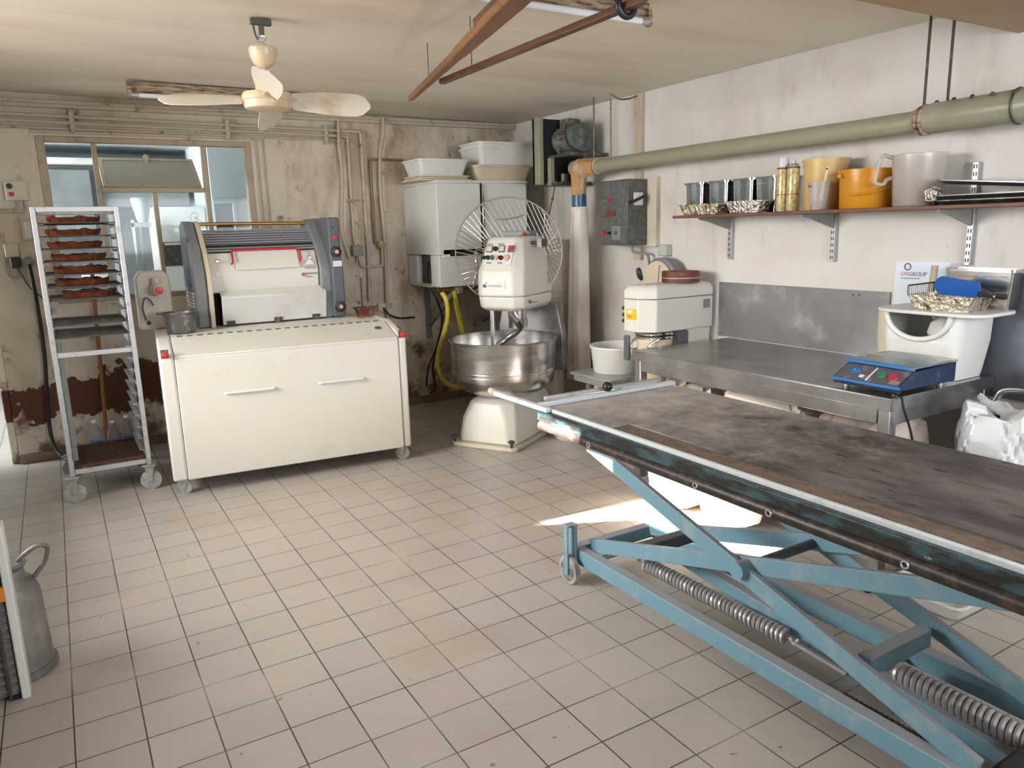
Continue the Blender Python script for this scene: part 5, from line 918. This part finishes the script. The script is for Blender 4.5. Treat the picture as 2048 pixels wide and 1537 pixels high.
# scissor arms : near pair and far pair, one cross of each sloping each way
def arm(x, a, b_, nm='scissor_arm', w_=.022, h=.062): MB().beam((x, *a), (x, *b_), w_, h).build(nm, teal, lt, bevel=.003)
arm(1.875, (2.52, .645), (.86, .165)); arm(1.905, (2.54, .165), (.62, .705))
arm(2.275, (2.52, .665), (.86, .165)); arm(2.245, (2.54, .165), (.62, .705))
for x in (1.86, 2.29): MB().cyl((x-.02 if x < 2 else x-.035, 1.655, .41), (x+.055 if x < 2 else x+.015, 1.655, .41), .030, n=24).build('pivot', teal, lt)
MB().cyl((1.93, 1.655, .41), (2.235, 1.655, .41), .018, n=16).build('pivot_tube', greyb, lt); MB().beam((1.92, 2.26, .235), (2.24, 2.26, .235), .05, .05).build('cross_tube', greyb, lt, bevel=.003)
MB().box(1.92, 2.23, 1.20, 1.245, .225, .285).build('cross_plate', teal, lt, bevel=.003); MB().box(1.885, 2.30, 1.305, 1.36, .10, .108).box(1.885, 2.30, 1.355, 1.36, .06, .108).build('spring_plate', greyp, lt, bevel=.002)
MB().beam((2.11, 2.2, .19), (2.11, .75, .06), .045, .05).build('inner_beam', teal, lt, bevel=.003)
# springs
def coil(p0, p1, R_, r, turns, m_, hooks=True):
    p0, p1 = Vector(p0), Vector(p1); d = p1-p0; L_ = d.length; d.normalize(); u = d.orthogonal().normalized(); v = d.cross(u); n = turns*14
    pts = [p0+d*(L_*i/n)+(u*math.cos(2*math.pi*i/14)+v*math.sin(2*math.pi*i/14))*R_ for i in range(n+1)]
    b = MB().tube(pts, r, 6)
    if hooks: b.tube(bez([p0, p0-d*.02, p0-d*.04+u*.01, p0-d*.045-u*.012], 4), r, 6).tube(bez([p1, p1+d*.02, p1+d*.04+u*.01, p1+d*.045-u*.012], 4), r, 6)
    b.build('spring', m_, lt)
coil((2.03, 2.33, .125), (2.045, 1.60, .125), .025, .0078, 36, spring); MB().cyl((2.045, 1.575, .12), (2.05, 1.36, .105), .012, n=12).build('spring_rod', greyp, lt)
coil((2.15, 1.26, .135), (2.14, .62, .135), .030, .009, 32, spring, False); coil((1.955, 1.33, .075), (1.955, .62, .085), .022, .007, 42, springd, False)
# caster at the far corner
MB().box(1.779, 1.786, 2.558, 2.586, .045, .275).box(1.779, 1.835, 2.555, 2.60, .268, .276).box(1.816, 1.829, 2.55, 2.60, .045, .275).build('caster_bracket', teal, lt, bevel=.003)
wz = MB().lathe([(.015, -.013), (.064, -.013), (.066, -.009), (.066, .009), (.064, .013), (.015, .013)], (1.801, 2.572, .066), 32, 'X').build('caster_wheel', tyre, lt); MB().cyl((1.787, 2.572, .066), (1.815, 2.572, .066), .050, n=24).build('wheel_hub', rubber, wz)
MB().box(1.93, 2.25, .50, .86, .10, .155).build('pedal_box', black, lt, bevel=.015); MB().cyl((1.86, .885, .12), (1.92, .90, .12), .03, n=18).build('yellow_cap', labely, lt)
# ---------------------------------------------------------------- lower left corner : louvred unit and milk churn
t = thing('louvred_unit', 'grey louvred panel unit with a white edge and orange sticker, lower left', 'unit', (-.46, 2.93, 0))
MB().box(-.66, -.285, 2.94, 3.0, .012, .645).build('body', louv, t, bevel=.004); MB().box(-.285, -.258, 2.915, 3.0, .0, .635).build('white_edge', whitep, t, bevel=.006, seg=3); MB().box(-.66, -.268, 2.92, 3.0, .645, .70).build('top_cap', whitep, t, bevel=.006)
b = MB()
for i in range(18): z = .03+i*.033; b.prism([(2.94, z), (2.922, z+.010), (2.922, z+.014), (2.94, z+.026)], 'X', -.655, -.29)
b.build('louvres', louv, t)
for x in (-.315, -.355): MB().box(x-.005, x+.005, 2.912, 2.922, .01, .64).build('vertical_bar', dsteel, t, bevel=.002)
MB().box(-.55, -.283, 2.9115, 2.924, .375, .425).build('orange_sticker', labelo, t)
for x in (-.62, -.30): MB().box(x-.02, x+.02, 2.93, 3.0, 0, .014).build('foot', black, t)
t = thing('milk_churn', 'dented dull aluminium milk churn behind the louvred unit', 'churn', (-.29, 3.135, 0))
MB().lathe([(.002, 0), (.112, 0), (.116, .02), (.112, .03), (.108, .05), (.098, .31), (.085, .35), (.06, .375), (.055, .40), (.07, .42), (.065, .43), (.002, .43)], (0, 0, 0), 48).build('body', churnm, t, local=True); MB().lathe([(.117, .005), (.120, .008), (.120, .03), (.116, .034)], (0, 0, 0), 48).build('foot_ring', churnm, t, local=True)
MB().tube(bez([(.035, 0, .40), (.05, -.02, .44), (.10, -.025, .475), (.128, -.02, .475), (.138, -.01, .455), (.12, 0, .40), (.085, .0, .355)], 6), .009, 10).build('handle', churnm, t, local=True)
# ---------------------------------------------------------------- ceiling : fan, tubes, peels
FZ = 2.128
f_ = thing('ceiling_fan', 'small yellowed ceiling fan hanging from a dark hook', 'fan', (.95, 3.75, FZ))
C0 = (.95, 3.75, 0)
MB().box(.905, .995, 3.735, 3.765, 2.500, 2.5255).box(.94, .96, 3.74, 3.76, 2.455, 2.505).tube(bez([(.915, 3.75, 2.505), (.92, 3.75, 2.46), (.935, 3.75, 2.43), (.95, 3.75, 2.425)], 5), .0045, 6).build('ceiling_hook', dsteel, f_)
MB().torus((.95, 3.75, 2.438), .016, .005, 'Y', 20, 6).cyl((.95, 3.75, 2.425), (.95, 3.75, 2.385), .009, n=12).build('hanger', steel, f_)
MB().lathe([(.012, 2.405), (.058, 2.405), (.064, 2.398), (.062, 2.37), (.050, 2.338), (.030, 2.318), (.013, 2.312)], C0, 40).build('canopy_cup', fanp, f_); MB().cyl((.95, 3.75, 2.32), (.95, 3.75, 2.18), .010, n=14).build('down_rod', fanp, f_)
MB().lathe([(.012, 2.305), (.030, 2.300), (.045, 2.27), (.05, 2.215), (.105, 2.205), (.112, 2.195), (.112, 2.172), (.107, 2.168), (.107, 2.148), (.10, 2.136), (.085, 2.132), (.002, 2.130)], C0, 48).build('motor_housing', fanp, f_)
def blade(a, pitch, L_=.47):
    m = Matrix.Translation((.95, 3.75, 2.178)) @ Matrix.Rotation(R(-6), 4, Vector((.86, -.51, 0))) @ Matrix.Rotation(R(a), 4, 'Z') @ Matrix.Rotation(R(pitch), 4, 'X'); b = MB(); loops = []
    for i in range(13):
        u = .11+(L_-.11)*i/12; f = i/12; w_ = (.038+.032*math.sin(math.pi*min(1, f*.62+.1)))*(1 if f < .8 else math.sqrt(max(.03, 1-((f-.8)/.205)**2))); cz = -.012*f
        loops.append([m @ Vector((u, -w_, cz-.010)), m @ Vector((u, 0, cz+.0)), m @ Vector((u, w_, cz-.006)), m @ Vector((u, w_, cz-.003)), m @ Vector((u, 0, cz+.004)), m @ Vector((u, -w_, cz-.007))])
    b.loft(loops).build('blade', fanb, f_)
    q = [m @ Vector(p) for p in ((.085, 0, -.01), (.135, 0, -.004))]; MB().beam(q[0], q[1], .03, .008).build('blade_arm', fanp, f_, bevel=.002)
blade(164, -36); blade(-16, -33); blade(-102, -30); blade(76, -34)
def tube_light(x0, x1, y, z, lab, end_only=False):
    t = thing('tube_light', lab, 'light', ((x0+x1)/2, y, z-.1)); MB().box(x0, x1, y-.035, y+.035, z-.062, z).build('batten', rust, t, bevel=.004)
    for x in (x0+.012, x1-.012): MB().box(x-.010, x+.010, y-.058, y-.03, z-.10, z-.03).build('lamp_holder', rust, t, bevel=.003)
    MB().cyl((x0+.02, y-.046, z-.082), (x1-.02, y-.046, z-.082), .014, n=16).build('tube', tubem, t)
    for x in (x0+.022, x1-.06): MB().cyl((x, y-.046, z-.082), (x+.038, y-.046, z-.082), .0148, n=16).build('end_cap', alu, t)
tube_light(.535, 1.80, 5.52, 2.522, 'rusty fluorescent tube light on the ceiling behind the fan'); tube_light(1.2, 2.37, 2.76, 2.506, 'fluorescent tube light at the top edge, above the dark pole')
t = thing('oven_peel', 'long pale wooden peel hanging below the ceiling, tip towards the fan', 'peel', (1.7, 3.3, 2.3)); a, c = Vector((1.905, 4.28, 2.315)), Vector((1.40, 2.15, 2.315)); d = c-a; loops = []
side = d.cross(Vector((0, 0, 1))).normalized()
for f, w_, h in ((0, .011, .011), (.02, .014, .014), (.30, .018, .017), (.52, .021, .018), (.56, .028, .018), (.75, .036, .018), (1, .044, .018)): p = a+d*f; loops.append([p+side*w_*i+Vector((0, 0, h*j)) for i, j in ((-1, -1), (1, -1), (1, 1), (-1, 1))])
MB().loft(loops).build('shaft', wood, t, bevel=.004); p = a+d*.70; MB().beam(p+Vector((0, 0, .036)), p+d*.28+Vector((0, 0, .036)), .05, .036).build('second_board', woodd, t, bevel=.004)
for f in (.25, .85): p = a+d*f; MB().cyl(p+Vector((0, 0, .016)), (p.x, p.y, 2.53-.0138*(p.x+.95)/1.3), .0025, n=6).build('hanging_wire', dsteel, t)
t = thing('dark_pole', 'dark brown wooden pole hanging below the ceiling with a black ring', 'pole', (1.79, 2.9, 2.3)); MB().beam((1.79, 3.62, 2.292), (1.80, 2.10, 2.298), .036, .026).build('pole', woodd, t, bevel=.004)
MB().torus((1.80, 2.19, 2.302), .036, .012, 'Y', 28, 10).build('black_ring', black, t); MB().cyl((1.80, 2.19, 2.33), (1.80, 2.19, 2.525), .004, n=6).cyl((1.79, 3.3, 2.30), (1.79, 3.3, 2.525), .0025, n=6).build('hanging_wire', dsteel, t)
